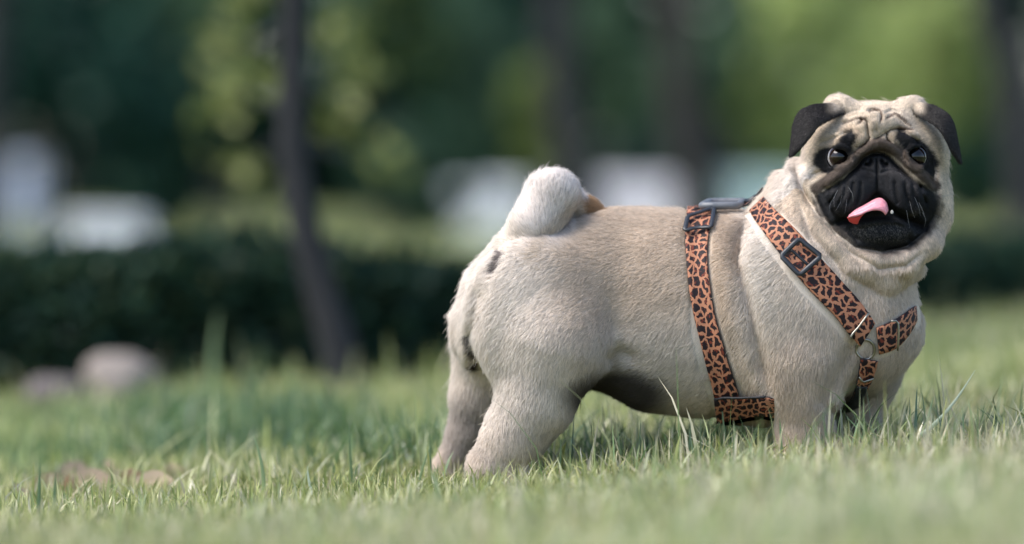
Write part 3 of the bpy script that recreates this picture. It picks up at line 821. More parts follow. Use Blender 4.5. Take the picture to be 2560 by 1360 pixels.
# forehead
relief([(690, 300), (735, 265), (755, 280), (762, 340), (768, 385), (740, 420), (690, 440)], 4.2, 14)
relief([(600, 290), (660, 270), (720, 255), (750, 262)], 5, 7)
relief([(1040, 330), (960, 318), (900, 330), (882, 355), (888, 395), (915, 418)], 4.2, 14)
relief([(795, 395), (830, 378), (862, 352), (882, 345)], 4.5, 9)
relief([(770, 215), (800, 200), (838, 212), (848, 250), (838, 285)], 4.5, 7)
relief([(880, 260), (930, 225), (985, 260), (1030, 305)], 5, 7)
relief([(620, 230), (690, 210), (740, 205)], 6, 4)
relief([(460, 415), (540, 385), (620, 352), (665, 335)], 5, 7)
relief([(1100, 420), (1060, 385), (1000, 350), (960, 338)], 5, 7)
relief([(660, 360), (700, 400), (690, 430)], 16, -4); relief([(930, 360), (915, 385), (940, 420)], 14, -4)
relief([(700, 330), (720, 365)], 4, 4); relief([(810, 300), (815, 360)], 4, 4); relief([(640, 250), (700, 232), (760, 236)], 4, 5); relief([(860, 232), (930, 200), (990, 222)], 4, 5)
relief([(800, 260), (805, 330)], 16, -5)
# cheeks
relief([(395, 660), (420, 620), (470, 598), (510, 600)], 5, 8)
relief([(335, 520), (322, 600), (335, 690), (385, 780), (440, 850)], 7, 12)
relief([(395, 700), (430, 780), (480, 900), (560, 1000), (680, 1095), (850, 1130), (1020, 1090), (1130, 1000), (1200, 890)], 6, 9)
relief([(1190, 520), (1210, 600), (1190, 680)], 6, 6)
relief([(1150, 620), (1210, 690), (1215, 760)], 6, 6)
relief([(330, 620), (380, 800), (500, 960), (640, 1120), (820, 1225), (1000, 1210), (1120, 1120)], 7, 8)
# body folds
relief([(1895, 525), (1862, 590), (1850, 650), (1868, 720), (1888, 820), (1905, 900), (1930, 985)], 16, 20, head=False)
relief([(1800, 560), (1808, 650), (1818, 740), (1840, 850)], 24, -8, head=False)
relief([(1746, 545), (1744, 620), (1750, 720), (1770, 820), (1795, 920), (1815, 1000)], 30, 12, head=False)
relief([(1545, 560), (1560, 660), (1556, 760), (1540, 850)], 45, 9, head=False)
relief([(1510, 905), (1560, 880), (1600, 900)], 18, 12, head=False)
relief([(2100, 1060), (2060, 1000), (2110, 900), (2140, 850)], 20, 14, head=False)
relief([(2000, 470), (2030, 590), (2110, 680), (2200, 730)], 12, 10, head=False)
relief([(1215, 700), (1195, 780), (1185, 840), (1205, 930), (1222, 1010)], 18, 20, front=60, head=False)
relief([(1262, 625), (1245, 655), (1230, 690)], 9, 8, front=60, head=False)
# eye sockets
EYES = [(H(572, 506, -187), 30.0), (H(1062, 504, -187), 30.0)]
for c, r in EYES:
    sl = sub(c - 70, c + 70, 0); x, y, z = grids(sl)
    r2 = np.sqrt((x - c[0]) ** 2 + (z - c[2]) ** 2)
    m = np.clip((-90 - y) / 40, 0, 1)
    SD[sl] += (m * (4.0 * np.exp(-(r2 / 38) ** 2) - 11.0 * np.exp(-((r2 - 27) / 6.5) ** 2))).astype(np.float32)
    ell(c, (r - 1, r - 1, r - 1), 2, carve=True)
SD += 3.0                                                   # leave room for the coat

def surface(S):
    ins = S < 0
    nx, ny, nz = S.shape
    cnt = np.zeros((nx - 1, ny - 1, nz - 1), dtype=np.int8)
    for i in (0, 1):
        for j in (0, 1):
            for k in (0, 1):
                cnt += ins[i:nx - 1 + i, j:ny - 1 + j, k:nz - 1 + k]
    act = (cnt > 0) & (cnt < 8)
    idx = np.argwhere(act)
    vid = np.full(act.shape, -1, dtype=np.int32); vid[act] = np.arange(len(idx))
    acc = np.zeros((len(idx), 3)); num = np.zeros(len(idx))
    corners = [(i, j, k) for i in (0, 1) for j in (0, 1) for k in (0, 1)]
    val = {c: S[idx[:, 0] + c[0], idx[:, 1] + c[1], idx[:, 2] + c[2]].astype(float) for c in corners}
    pos = {c: np.stack([GX[idx[:, 0] + c[0]], GY[idx[:, 1] + c[1]], GZ[idx[:, 2] + c[2]]], -1).astype(float) for c in corners}
    for c in corners:
        for ax in range(3):
            if c[ax]: continue
            c2 = tuple(1 if i == ax else c[i] for i in range(3))
            a, b = val[c], val[c2]
            m = (a < 0) != (b < 0)
            t = np.where(m, a / np.where(m, a - b, 1), 0)[:, None]
            acc += np.where(m[:, None], pos[c] + t * (pos[c2] - pos[c]), 0); num += m
    V = acc / num[:, None]
    Q = []
    for ax in range(3):
        o1, o2 = (ax + 1) % 3, (ax + 2) % 3
        s0 = [slice(1, n - 1) for n in S.shape]; s0[ax] = slice(0, S.shape[ax] - 1)
        s1 = list(s0); s1[ax] = slice(1, S.shape[ax])
        A, B = ins[tuple(s0)], ins[tuple(s1)]
        e_ = np.argwhere(A != B)
        off = np.ones(3, dtype=int); off[ax] = 0
        e_ = e_ + off
        flip = ins[e_[:, 0], e_[:, 1], e_[:, 2]]
        def vv(d1, d2):
            q_ = e_.copy(); q_[:, o1] -= d1; q_[:, o2] -= d2
            return vid[q_[:, 0], q_[:, 1], q_[:, 2]]
        quad = np.stack([vv(1, 1), vv(0, 1), vv(0, 0), vv(1, 0)], -1)
        quad = np.where(flip[:, None], quad, quad[:, ::-1])
        Q.append(quad)
    return V, np.concatenate(Q)
SV, SQ = surface(SD)
# keep the largest connected shell, relax it a little
lab = np.arange(len(SV))
for _ in range(600):
    m = lab[SQ].min(1)
    new = lab.copy()
    for k in range(4): np.minimum.at(new, SQ[:, k], m)
    new = new[new]
    if (new == lab).all(): break
    lab = new
root_lab = np.bincount(lab).argmax()
keep = lab == root_lab
remap = np.cumsum(keep) - 1
SQ = remap[SQ[keep[SQ].all(1)]]; SV = SV[keep]
def relax(V, Q, f):
    acc = np.zeros_like(V); n = np.zeros(len(V))
    for k in range(4):
        for j in (1, 3):
            np.add.at(acc, Q[:, k], V[Q[:, (k + j) % 4]]); np.add.at(n, Q[:, k], 1)
    return V + f * (acc / np.maximum(n, 1)[:, None] - V)
SV = relax(SV, SQ, 0.5); SV = relax(SV, SQ, 0.3)
WV = to_world(SV)
def vert_normals(V, Q):
    fn = np.cross(V[Q[:, 2]] - V[Q[:, 0]], V[Q[:, 3]] - V[Q[:, 1]])
    N = np.zeros_like(V)
    for k in range(4): np.add.at(N, Q[:, k], fn)
    return N / np.maximum(np.linalg.norm(N, axis=1, keepdims=True), 1e-12)
WN = vert_normals(WV, SQ)
if (WN[:, 2] * (WV[:, 2] - WV[:, 2].mean())).sum() < 0:
    SQ = SQ[:, ::-1].copy(); WN = -WN
print('dog surface', len(SV), 'verts', round(time.time() - T0, 1), 's')
# ---------------------------------------------------------------- coat colours
def photo_px(P):
    s = 1.0 + P[:, 1] / F
    return 1280.0 + (P[:, 0] - 1280.0) / s, 470.0 + (P[:, 2] - 470.0) / s
def poly_sd(X, Y, poly):
    poly = np.array(poly, dtype=float); n = len(poly)
    dd = np.full(X.shape, 1e18); inside = np.zeros(X.shape, dtype=bool)
    for i in range(n):
        a, b = poly[i], poly[(i + 1) % n]; e_ = b - a
        t = np.clip(((X - a[0]) * e_[0] + (Y - a[1]) * e_[1]) / (e_ @ e_), 0, 1)
        dd = np.minimum(dd, (X - a[0] - t * e_[0]) ** 2 + (Y - a[1] - t * e_[1]) ** 2)
        c = (a[1] > Y) != (b[1] > Y)
        xi = a[0] + (Y - a[1]) / (b[1] - a[1] if b[1] != a[1] else 1e-9) * e_[0]
        inside ^= c & (X < xi)
    return np.where(inside, -1, 1) * np.sqrt(dd)
def line_d(X, Y, pts):
    best = np.full(X.shape, 1e18)
    for a, b in zip(pts[:-1], pts[1:]):
        a = np.array(a, float); e_ = np.array(b, float) - a
        t = np.clip(((X - a[0]) * e_[0] + (Y - a[1]) * e_[1]) / (e_ @ e_), 0, 1)
        best = np.minimum(best, (X - a[0] - t * e_[0]) ** 2 + (Y - a[1] - t * e_[1]) ** 2)
    return np.sqrt(best)
def sstep(v, a, b):
    t = np.clip((v - a) / (b - a), 0, 1)
    return t * t * (3 - 2 * t)
def ellm(px, py, c, r, soft=0.5):
    q_ = np.sqrt(((px - c[0]) / r[0]) ** 2 + ((py - c[1]) / r[1]) ** 2)
    return 1 - sstep(q_, 1 - soft, 1 + soft)

MUZZLE = [(428, 745), (520, 690), (640, 600), (720, 505), (790, 465), (880, 470), (950, 550), (1060, 655), (1190, 715), (1218, 800),
          (1205, 890), (1150, 990), (1040, 1080), (860, 1128), (690, 1075), (560, 975), (470, 880), (425, 800)]
EYE_L = [(425, 490), (480, 455), (560, 432), (600, 385), (655, 345), (680, 372), (655, 430), (645, 480), (600, 545), (545, 605), (470, 592), (425, 545)]
EYE_R = [(955, 340), (1000, 365), (1070, 405), (1140, 450), (1195, 540), (1172, 615), (1115, 620), (1050, 575), (1005, 505), (985, 450), (945, 395)]
ROLL = [(425, 705), (520, 640), (630, 555), (710, 480), (780, 435), (830, 420), (890, 432), (950, 470), (1040, 550), (1120, 625), (1190, 690)]
BROWLINES = [[(690, 300), (735, 265), (755, 280), (762, 340), (768, 385), (740, 420), (690, 440)], [(1040, 330), (960, 318), (900, 330), (882, 355), (888, 395), (915, 418)],
             [(795, 395), (830, 378), (862, 352), (882, 345)], [(770, 215), (800, 200), (838, 212), (848, 250), (838, 285)], [(600, 290), (660, 270), (720, 255), (750, 262)],
             [(880, 260), (930, 225), (985, 260), (1030, 305)]]
EAR_L = [(650, 140), (560, 158), (480, 150), (330, 180), (262, 270), (235, 500), (300, 495), (395, 405), (460, 325), (570, 250), (650, 190)]
EAR_R = [(1010, 140), (1110, 155), (1230, 180), (1312, 262), (1345, 400), (1372, 545), (1300, 515), (1250, 410), (1180, 325), (1080, 240), (1015, 185)]

def coat(P, N):
    """albedo and hair length (m) for points P (dog units) with outward normals N (dog axes)"""
    px, py = photo_px(P); dep = P[:, 1]
    cx, cy = (px - 1880) * 2.615, (py - 200) * 2.615
    n = len(P)
    def mix(c, col, m): return c + (np.array(srgb(*col)) - c) * np.clip(m, 0, 1)[:, None]
    c = np.tile(np.array(srgb(223, 205, 186)), (n, 1))
    pat = vnoise(P, 0.018, 3)
    c = mix(c, (192, 172, 150), 0.55 * ellm(px, py + 18 * pat, (1600, 545), (360, 170), 0.9))
    c = mix(c, (196, 177, 158), 0.45 * ellm(px, py, (1560, 720), (150, 240), 0.8))
    c = mix(c, (186, 164, 140), 0.4 * ellm(px, py, (1820, 680), (32, 230), 0.6))
    c = mix(c, (238, 227, 215), 0.85 * ellm(px, py, (1235, 790), (140, 330), 0.6))
    c = mix(c, (230, 222, 212), 0.7 * ellm(px, py, (1900, 660), (50, 150), 0.8))
    c = mix(c, (226, 214, 200), 0.5 * ellm(px, py, (1990, 760), (110, 160), 0.7))
    c = mix(c, (230, 218, 206), 0.7 * ellm(px, py, (1330, 960), (110, 130), 0.6))
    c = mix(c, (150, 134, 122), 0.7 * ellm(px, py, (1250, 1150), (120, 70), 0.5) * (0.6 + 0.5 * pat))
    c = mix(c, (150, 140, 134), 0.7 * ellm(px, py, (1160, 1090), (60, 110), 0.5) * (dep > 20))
    c = mix(c, (206, 198, 188), 0.6 * ellm(px, py, (1650, 900), (160, 110), 0.6))
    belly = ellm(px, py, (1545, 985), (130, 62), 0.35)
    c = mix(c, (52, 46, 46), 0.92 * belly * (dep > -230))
    c = mix(c, (200, 180, 160), 0.5 * ellm(px, py, (2010, 960), (90, 130), 0.6))
    c = mix(c, (200, 184, 166), 0.6 * ellm(px, py, (2190, 900), (120, 150), 0.6))
    # tail
    tail = ellm(px, py, (1370, 480), (105, 130), 0.25) * (py < 640) * (px < 1450)
    c = mix(c, (240, 230, 222), 0.9 * tail)
    c = mix(c, (168, 134, 100), 0.95 * ellm(px, py, (1480, 508), (38, 30), 0.3) * (py < 530))
    c = mix(c, (196, 178, 156), 0.5 * (1 - sstep(line_d(px, py, [(1440, 520), (1380, 580), (1330, 640)]), 6, 24)))
    # marks below the tail
    c = mix(c, (72, 58, 58), 0.8 * (1 - sstep(line_d(px, py, [(1256, 634), (1246, 652), (1236, 674)]), 5, 12)) * (dep < 120))
    c = mix(c, (40, 32, 34), 0.95 * (1 - sstep(line_d(px, py, [(1170, 835), (1180, 868), (1192, 888)]), 3, 8)))
    c = mix(c, (36, 28, 30), 0.98 * (1 - sstep(line_d(px, py, [(1192, 905), (1196, 912)]), 6, 11)))
    # ---- head
    head = ((dep < -60) & (py < 660) & (px > 1960)).astype(float)
    face = sstep(-dep, 60, 120) * head
    c = mix(c, (212, 196, 174), 0.8 * face * ellm(cx, cy, (810, 520), (560, 480), 0.3))
    c = mix(c, (182, 164, 144), 0.55 * face * ellm(cx, cy, (820, 350), (190, 120), 0.6))
    c = mix(c, (176, 152, 124), 0.5 * face * (1 - sstep(np.minimum(poly_sd(cx, cy, EYE_L), poly_sd(cx, cy, EYE_R)), 10, 70)))
    for ln in BROWLINES:
        c = mix(c, (80, 58, 46), 0.8 * face * (1 - sstep(line_d(cx, cy, ln), 2, 12)))
    c = mix(c, (228, 222, 216), 0.7 * ellm(px, py, (2000, 520), (60, 120), 0.6) * (dep > -150))
    c = mix(c, (76, 64, 56), 0.95 * face * (1 - sstep(line_d(cx, cy, ROLL), 24, 46)))
    jag = 9 * vnoise(P, 0.16, 5)
    mz = poly_sd(cx, cy, MUZZLE) + jag
    c = mix(c, (70, 60, 54), 0.8 * face * (1 - sstep(mz, 0, 46)) * (line_d(cx, cy, ROLL) > 42))
    c = mix(c, (19, 19, 22), 1.0 * face * (1 - sstep(mz, -20, 24)))
    c = mix(c, (62, 58, 58), 0.6 * face * (1 - sstep(mz, -16, 12)) * np.clip(vnoise(P, 0.07, 8), 0, 1) * (cy < 900))
    ee = np.minimum(poly_sd(cx, cy, EYE_L), poly_sd(cx, cy, EYE_R)) + 0.8 * jag
    c = mix(c, (28, 26, 28), 1.0 * face * (1 - sstep(ee, 2, 28)) * sstep(line_d(cx, cy, ROLL), 22, 36))
    chin = ellm(cx, cy, (840, 1000), (190, 60), 0.5) * face
    c = mix(c, (120, 114, 108), 0.6 * chin * (rng.random(n) < 0.2))
    el_, er_ = poly_sd(cx, cy, EAR_L), poly_sd(cx, cy, EAR_R)
    earzone = (np.minimum(el_, er_) < 8) & (dep < -118) & ((cx < 640) | (cx > 1015))
    earD = EARF(P)
    earm = (earD < 12.0) & (np.minimum(el_, er_) < 30)
    base = np.maximum(sstep(cx, 470, 560) * (cx < 800), (1 - sstep(cx, 1090, 1150)) * (cx > 800))
    low = np.where(cx < 800, (cy - 150) - (650 - cx) * 0.2, (cy - 150) - (cx - 1010) * 0.3)
    c = mix(c, (25, 24, 27), earm * 0.97 * (1 - 0.85 * base * (1 - sstep(low, 10, 55))))
    # ---- lengths
    L = np.full(n, 0.0068)
    L = L + 0.0035 * ellm(px, py, (1170, 800), (70, 300), 0.5) + 0.003 * tail
    L = L + 0.003 * ellm(px, py, (1880, 680), (70, 200), 0.5) + 0.003 * ellm(px, py, (1940, 470), (70, 110), 0.5)
    L = np.where(py > 1040, 0.0065, L)
    L = L * (1 - 0.52 * face) * (1 - 0.35 * face * (mz < 0))
    L = np.where(earm, 0.0030, L)
    nose = np.sqrt(((cx - 815) / 84) ** 2 + ((cy - 548) / 66) ** 2)
    nosem = (nose < 1.0) & (dep < -248)
    L = np.where(nosem, 0.0, L)
    for ce, re in EYES:
        L = np.where(np.linalg.norm(P - ce, axis=1) < re + 3.5, 0.0, L)
    c = np.where(nosem[:, None], np.array(srgb(74, 77, 84)), c)
    return c, L, face, earm, nosem

def EARF(P):
    """distance to the ear flaps"""
    out = np.full(len(P), 1e3)
    for E_ in EAR_PTS:
        lo, hi = E_.min(0) - 20, E_.max(0) + 20
        near = np.where(((P > lo) & (P < hi)).all(1))[0]
        for k_ in range(0, len(near), 2000):
            q_ = near[k_:k_ + 2000]
            out[q_] = np.minimum(out[q_], np.sqrt(((P[q_][:, None] - E_[None, ::2]) ** 2).sum(-1).min(1)))
    return out

def dog_axes(n):                      # world vector -> dog axes (z flips)
    return n * np.array([1, 1, -1.0])

# ---------------------------------------------------------------- body mesh
def coat_material(name, rough, attr, sheen=False):
    m = bpy.data.materials.new(name); m.use_nodes = True
    nt = m.node_tree; b = nt.nodes['Principled BSDF']
    a = nt.nodes.new('ShaderNodeAttribute'); a.attribute_name = attr
    nt.links.new(a.outputs['Color'], b.inputs['Base Color'])
    mr = nt.nodes.new('ShaderNodeMapRange')
    mr.inputs['To Min'].default_value = rough; mr.inputs['To Max'].default_value = 0.38
    nt.links.new(a.outputs['Alpha'], mr.inputs['Value'])
    nt.links.new(mr.outputs['Result'], b.inputs['Roughness'])
    b.inputs['Specular IOR Level'].default_value = 0.3
    no = nt.nodes.new('ShaderNodeTexNoise'); no.inputs['Scale'].default_value = 900
    bp = nt.nodes.new('ShaderNodeBump'); bp.inputs['Strength'].default_value = 0.35; bp.inputs['Distance'].default_value = 0.0006
    tc = nt.nodes.new('ShaderNodeTexCoord')
    nt.links.new(tc.outputs['Object'], no.inputs['Vector'])
    nt.links.new(no.outputs['Fac'], bp.inputs['Height']); nt.links.new(bp.outputs['Normal'], b.inputs['Normal'])
    return m

dog = empty('pug_dog', tuple(to_world(np.array([1640, 0, 1195]))))
DOG_OFF = np.array(dog.location)
tag(dog, 'fawn pug with black mask and curled tail standing in the grass', 'dog')
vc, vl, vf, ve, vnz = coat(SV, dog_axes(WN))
body = new_mesh_object('body', WV - DOG_OFF, SQ, coat_material('dog_skin', 0.75, 'coat'), dog)
ca = body.data.attributes.new('coat', 'FLOAT_COLOR', 'POINT')
cc = np.zeros((len(SV), 4), dtype=np.float32); cc[:, :3] = vc * np.where(vnz, 1.0, 0.8)[:, None]; cc[:, 3] = vnz
ca.data.foreach_set('color', cc.ravel())
BODY_BVH = BVHTree.FromPolygons([Vector(v) for v in WV], SQ.tolist())
print('body', round(time.time() - T0, 1))

# ---------------------------------------------------------------- eyes
def eye_material():
    m = bpy.data.materials.new('dog_eye'); m.use_nodes = True
    nt = m.node_tree; b = nt.nodes['Principled BSDF']
    tc = nt.nodes.new('ShaderNodeTexCoord')
    nm = nt.nodes.new('ShaderNodeVectorMath'); nm.operation = 'NORMALIZE'
    dt = nt.nodes.new('ShaderNodeVectorMath'); dt.operation = 'DOT_PRODUCT'
    dt.inputs[1].default_value = (0, -1, 0)
    nt.links.new(tc.outputs['Object'], nm.inputs[0]); nt.links.new(nm.outputs['Vector'], dt.inputs[0])
    ramp = nt.nodes.new('ShaderNodeValToRGB')
    nt.links.new(dt.outputs['Value'], ramp.inputs['Fac'])
    el = ramp.color_ramp.elements
    el[0].position = 0.0; el[0].color = (0.34, 0.31, 0.30, 1)
    el[1].position = 1.0; el[1].color = (0.002, 0.002, 0.002, 1)
    for p_, c_ in ((0.10, (0.24, 0.21, 0.20, 1)), (0.15, (0.02, 0.012, 0.009, 1)), (0.66, (0.010, 0.005, 0.003, 1)), (0.84, (0.007, 0.0035, 0.0025, 1)), (0.88, (0.002, 0.002, 0.002, 1))):
        q_ = el.new(p_); q_.color = c_
    nt.links.new(ramp.outputs['Color'], b.inputs['Base Color'])
    b.inputs['Roughness'].default_value = 0.03
    b.inputs['Specular IOR Level'].default_value = 0.42
    return m
EYEM = eye_material()
for i, (ce, re) in enumerate(EYES):
    bm = bmesh.new()
    bmesh.ops.create_uvsphere(bm, u_segments=32, v_segments=20, radius=(re - 0.6) / U)
    for v in bm.verts:                                   # cornea bulge towards the front (-Y)
        n_ = v.co.normalized()
        if -n_.y > 0.6: v.co *= 1.0 + 0.05 * (-n_.y - 0.6) / 0.4
    me = bpy.data.meshes.new('eye'); bm.to_mesh(me); bm.free()
    for p_ in me.polygons: p_.use_smooth = True
    me.materials.append(EYEM)
    eo = bpy.data.objects.new('eye', me); COL.objects.link(eo)
    eo.parent = dog
    eo.location = Vector(to_world(ce)) - Vector(DOG_OFF)
    eo.rotation_euler = (math.radians(-10), 0, math.radians(18 if i == 0 else -16))

# ---------------------------------------------------------------- tongue and tooth
def strip(name, A, B, mid_push, mat, rows=15, thick=4.0, parent=None):
    """a fleshy sheet between two edges given on the head sheet (cx, cy, depth)"""
    A = [H(*p) for p in A]; B = [H(*p) for p in B]
    def resample(Q, n):
        Q = np.array(Q); s = np.r_[0, np.cumsum(np.linalg.norm(np.diff(Q, axis=0), axis=1))]
        t = np.linspace(0, s[-1], n)
        out = np.stack([np.interp(t, s, Q[:, i]) for i in range(3)], -1)
        for _ in range(3): out[1:-1] = 0.25 * out[:-2] + 0.5 * out[1:-1] + 0.25 * out[2:]
        return out
    n = 25
    A, B = resample(A, n), resample(B, n)
    V = []
    for j in range(rows):
        t = j / (rows - 1)
        p_ = A + (B - A) * t
        p_[:, 1] -= mid_push * math.sin(math.pi * t) ** 0.8 - 5.0 * math.exp(-((t - 0.42) / 0.10) ** 2) * (mid_push > 8)
        V.append(p_)
    V = np.array(V).reshape(-1, 3)
    back = V.copy(); back[:, 1] += thick
    allv = np.concatenate([V, back]); m = rows * n
    fs = []
    for j in range(rows - 1):
        for i in range(n - 1):
            a = j * n + i
            fs.append((a, a + 1, a + n + 1, a + n)); fs.append((m + a, m + a + n, m + a + n + 1, m + a + 1))
    rim = [i for i in range(n)] + [j * n + n - 1 for j in range(1, rows)] + [(rows - 1) * n + i for i in range(n - 2, -1, -1)] + [j * n for j in range(rows - 2, 0, -1)]
    for a, b in zip(rim, rim[1:] + rim[:1]): fs.append((a, m + a, m + b, b))
    return new_mesh_object(name, to_world(allv) - DOG_OFF, fs, mat, parent)
TONGUE = material('tongue_pink', srgb(216, 140, 150), 0.6, noise=0.15, nscale=260, bump=0.5, coat=0.35)
TONGUE.node_tree.nodes['Principled BSDF'].inputs['Subsurface Weight'].default_value = 0.2
TONGUE.node_tree.nodes['Principled BSDF'].inputs['Subsurface Radius'].default_value = (0.004, 0.0015, 0.001)
TONGUE_UNDER = material('tongue_underside_red', srgb(196, 62, 58), 0.35, noise=0.1, nscale=300, bump=0.2)
tongue = strip('tongue', [(893, 850, -262), (885, 800, -262), (842, 762, -258), (790, 782, -258), (735, 815, -260), (680, 842, -262), (632, 884, -266)],
               [(872, 884, -284), (852, 856, -290), (805, 850, -292), (755, 862, -292), (712, 884, -290), (676, 896, -286), (626, 902, -278)], 12, TONGUE, parent=dog)
tu = strip('underside', [(622, 896, -276), (660, 893, -280), (700, 886, -282), (740, 868, -282)], [(636, 926, -270), (662, 940, -270), (692, 944, -271), (704, 905, -274)], 3, TONGUE_UNDER, rows=6, parent=tongue)
bm = bmesh.new()
bmesh.ops.create_cone(bm, cap_ends=True, segments=10, radius1=2.8 / U, radius2=1.0 / U, depth=9 / U)
bmesh.ops.subdivide_edges(bm, edges=bm.edges, cuts=1, smooth=0.6)
me = bpy.data.meshes.new('tooth'); bm.to_mesh(me); bm.free()
me.materials.append(material('tooth_white', (0.55, 0.53, 0.48), 0.3))
to = bpy.data.objects.new('tooth', me); COL.objects.link(to); to.parent = dog
to.location = Vector(to_world(H(915, 862, -270))) - Vector(DOG_OFF)
# ================================================================== harness
def leopard_material():
    m = bpy.data.materials.new('leopard_webbing'); m.use_nodes = True
    nt = m.node_tree; b = nt.nodes['Principled BSDF']; N_ = nt.nodes.new; Lk = nt.links.new
    uv = N_('ShaderNodeUVMap'); uv.uv_map = 'UVMap'
    ns = N_('ShaderNodeTexNoise'); ns.inputs['Scale'].default_value = 150; ns.inputs['Detail'].default_value = 2
    Lk(uv.outputs['UV'], ns.inputs['Vector'])
    sb = N_('ShaderNodeVectorMath'); sb.operation = 'SUBTRACT'; sb.inputs[1].default_value = (0.5, 0.5, 0.5)
    Lk(ns.outputs['Color'], sb.inputs[0])
    sc = N_('ShaderNodeVectorMath'); sc.operation = 'SCALE'; sc.inputs['Scale'].default_value = 0.0085
    Lk(sb.outputs['Vector'], sc.inputs[0])
    ad = N_('ShaderNodeVectorMath'); ad.operation = 'ADD'
    Lk(uv.outputs['UV'], ad.inputs[0]); Lk(sc.outputs['Vector'], ad.inputs[1])
    mp = N_('ShaderNodeMapping'); mp.inputs['Scale'].default_value = (96, 117, 1)
    Lk(ad.outputs['Vector'], mp.inputs['Vector'])
    ve = N_('ShaderNodeTexVoronoi'); ve.feature = 'DISTANCE_TO_EDGE'; ve.inputs['Scale'].default_value = 1.0
    vf = N_('ShaderNodeTexVoronoi'); vf.feature = 'F1'; vf.inputs['Scale'].default_value = 1.0
    for v in (ve, vf):
        v.voronoi_dimensions = '2D'; Lk(mp.outputs['Vector'], v.inputs['Vector'])
    spot = N_('ShaderNodeMapRange'); spot.interpolation_type = 'SMOOTHSTEP'
    spot.inputs['From Min'].default_value = 0.098; spot.inputs['From Max'].default_value = 0.16
    Lk(ve.outputs['Distance'], spot.inputs['Value'])
    n2 = N_('ShaderNodeTexNoise'); n2.inputs['Scale'].default_value = 190; n2.inputs['Detail'].default_value = 1
    Lk(uv.outputs['UV'], n2.inputs['Vector'])
    sep = N_('ShaderNodeSeparateColor'); Lk(vf.outputs['Color'], sep.inputs['Color'])
    ctr = N_('ShaderNodeMapRange'); ctr.interpolation_type = 'SMOOTHSTEP'
    ctr.inputs['From Min'].default_value = 0.56; ctr.inputs['From Max'].default_value = 0.66
    Lk(n2.outputs['Fac'], ctr.inputs['Value'])
    c1 = N_('ShaderNodeMix'); c1.data_type = 'RGBA'
    c1.inputs['A'].default_value = (*srgb(30, 19, 22), 1); c1.inputs['B'].default_value = (*srgb(104, 46, 32), 1)
    Lk(ctr.outputs['Result'], c1.inputs['Factor'])
    c2 = N_('ShaderNodeMix'); c2.data_type = 'RGBA'
    c2.inputs['A'].default_value = (*srgb(168, 114, 86), 1)
    Lk(spot.outputs['Result'], c2.inputs['Factor']); Lk(c1.outputs['Result'], c2.inputs['B'])
    Lk(c2.outputs['Result'], b.inputs['Base Color'])
    b.inputs['Roughness'].default_value = 0.62; b.inputs['Specular IOR Level'].default_value = 0.25
    wv = N_('ShaderNodeTexWave'); wv.inputs['Scale'].default_value = 260; wv.inputs['Distortion'].default_value = 0.5
    mp2 = N_('ShaderNodeMapping'); mp2.inputs['Rotation'].default_value = (0, 0, 0.7)
    Lk(uv.outputs['UV'], mp2.inputs['Vector']); Lk(mp2.outputs['Vector'], wv.inputs['Vector'])
    bp = N_('ShaderNodeBump'); bp.inputs['Strength'].default_value = 0.25; bp.inputs['Distance'].default_value = 0.0004
    Lk(wv.outputs['Fac'], bp.inputs['Height']); Lk(bp.outputs['Normal'], b.inputs['Normal'])
    return m
LEO = leopard_material()
WEB_BLACK = material('black_webbing', srgb(26, 26, 30), 0.6, noise=0.2, nscale=200, bump=0.4)
PLASTIC = material('black_plastic', srgb(34, 36, 40), 0.38, noise=0.1, nscale=250, bump=0.15)
PLASTIC_WORN = material('worn_grey_plastic', srgb(96, 98, 102), 0.42, noise=0.25, nscale=180, bump=0.25)
STEEL = material('nickel_wire', srgb(158, 153, 142), 0.38, metal=1.0, noise=0.1, nscale=120)

harness = empty('dog_harness', tuple(to_world(np.array([1760, 0, 1050]))))
HOFF = np.array(harness.location)
tag(harness, 'leopard print dog harness with black buckles strapped round the pug', 'harness')
CAMP = Vector((0, -DIST, CAM_Z))
def cast(px, py, back=False, lift=0.0, default=None):
    tgt = Vector(at(px, py, DIST)); dr = (tgt - CAMP).normalized()
    if back: o_, d_ = CAMP + dr * 6.0, -dr
    else: o_, d_ = CAMP, dr
    h = BODY_BVH.ray_cast(o_, d_)
    if h[0] is None: return None, None
    return np.array(h[0]) + np.array(h[1]) * lift, np.array(h[1])
def cast_from(o_, d_):
    h = BODY_BVH.ray_cast(Vector(o_), Vector(d_).normalized())
    return (None, None) if h[0] is None else (np.array(h[0]), np.array(h[1]))
def spline(Q, n):
    """Catmull-Rom through rows of numbers"""
    Q = np.array(Q, dtype=float)
    E = np.concatenate([[2 * Q[0] - Q[1]], Q, [2 * Q[-1] - Q[-2]]])
    out = []
    m = len(Q) - 1
    for u in np.linspace(0, m, n):
        i = min(int(u), m - 1); t = u - i
        p0, p1, p2, p3 = E[i], E[i + 1], E[i + 2], E[i + 3]
        out.append(0.5 * (2 * p1 + (p2 - p0) * t + (2 * p0 - 5 * p1 + 4 * p2 - p3) * t * t + (3 * p1 - p0 - 3 * p2 + p3) * t ** 3))
    return np.array(out)
COLS = 7
def lay(rows, n, back=False):
    """rows of (left px, left py, right px, right py) -> grid of points lying on the body"""
    R = spline(rows, n)
    G, GN = [], []
    for r in R:
        row, rn = [], []
        for j in range(COLS):
            t = j / (COLS - 1)
            p_, n_ = cast(r[0] + (r[2] - r[0]) * t, r[1] + (r[3] - r[1]) * t, back)
            row.append(p_); rn.append(n_)
        ok = [j for j in range(COLS) if row[j] is not None]
        if not ok: continue
        for j in range(COLS):
            if row[j] is None:
                k_ = min(ok, key=lambda q_: abs(q_ - j)); row[j] = row[k_]; rn[j] = rn[k_]
        G.append(row); GN.append(rn)
    return np.array(G), np.array(GN)
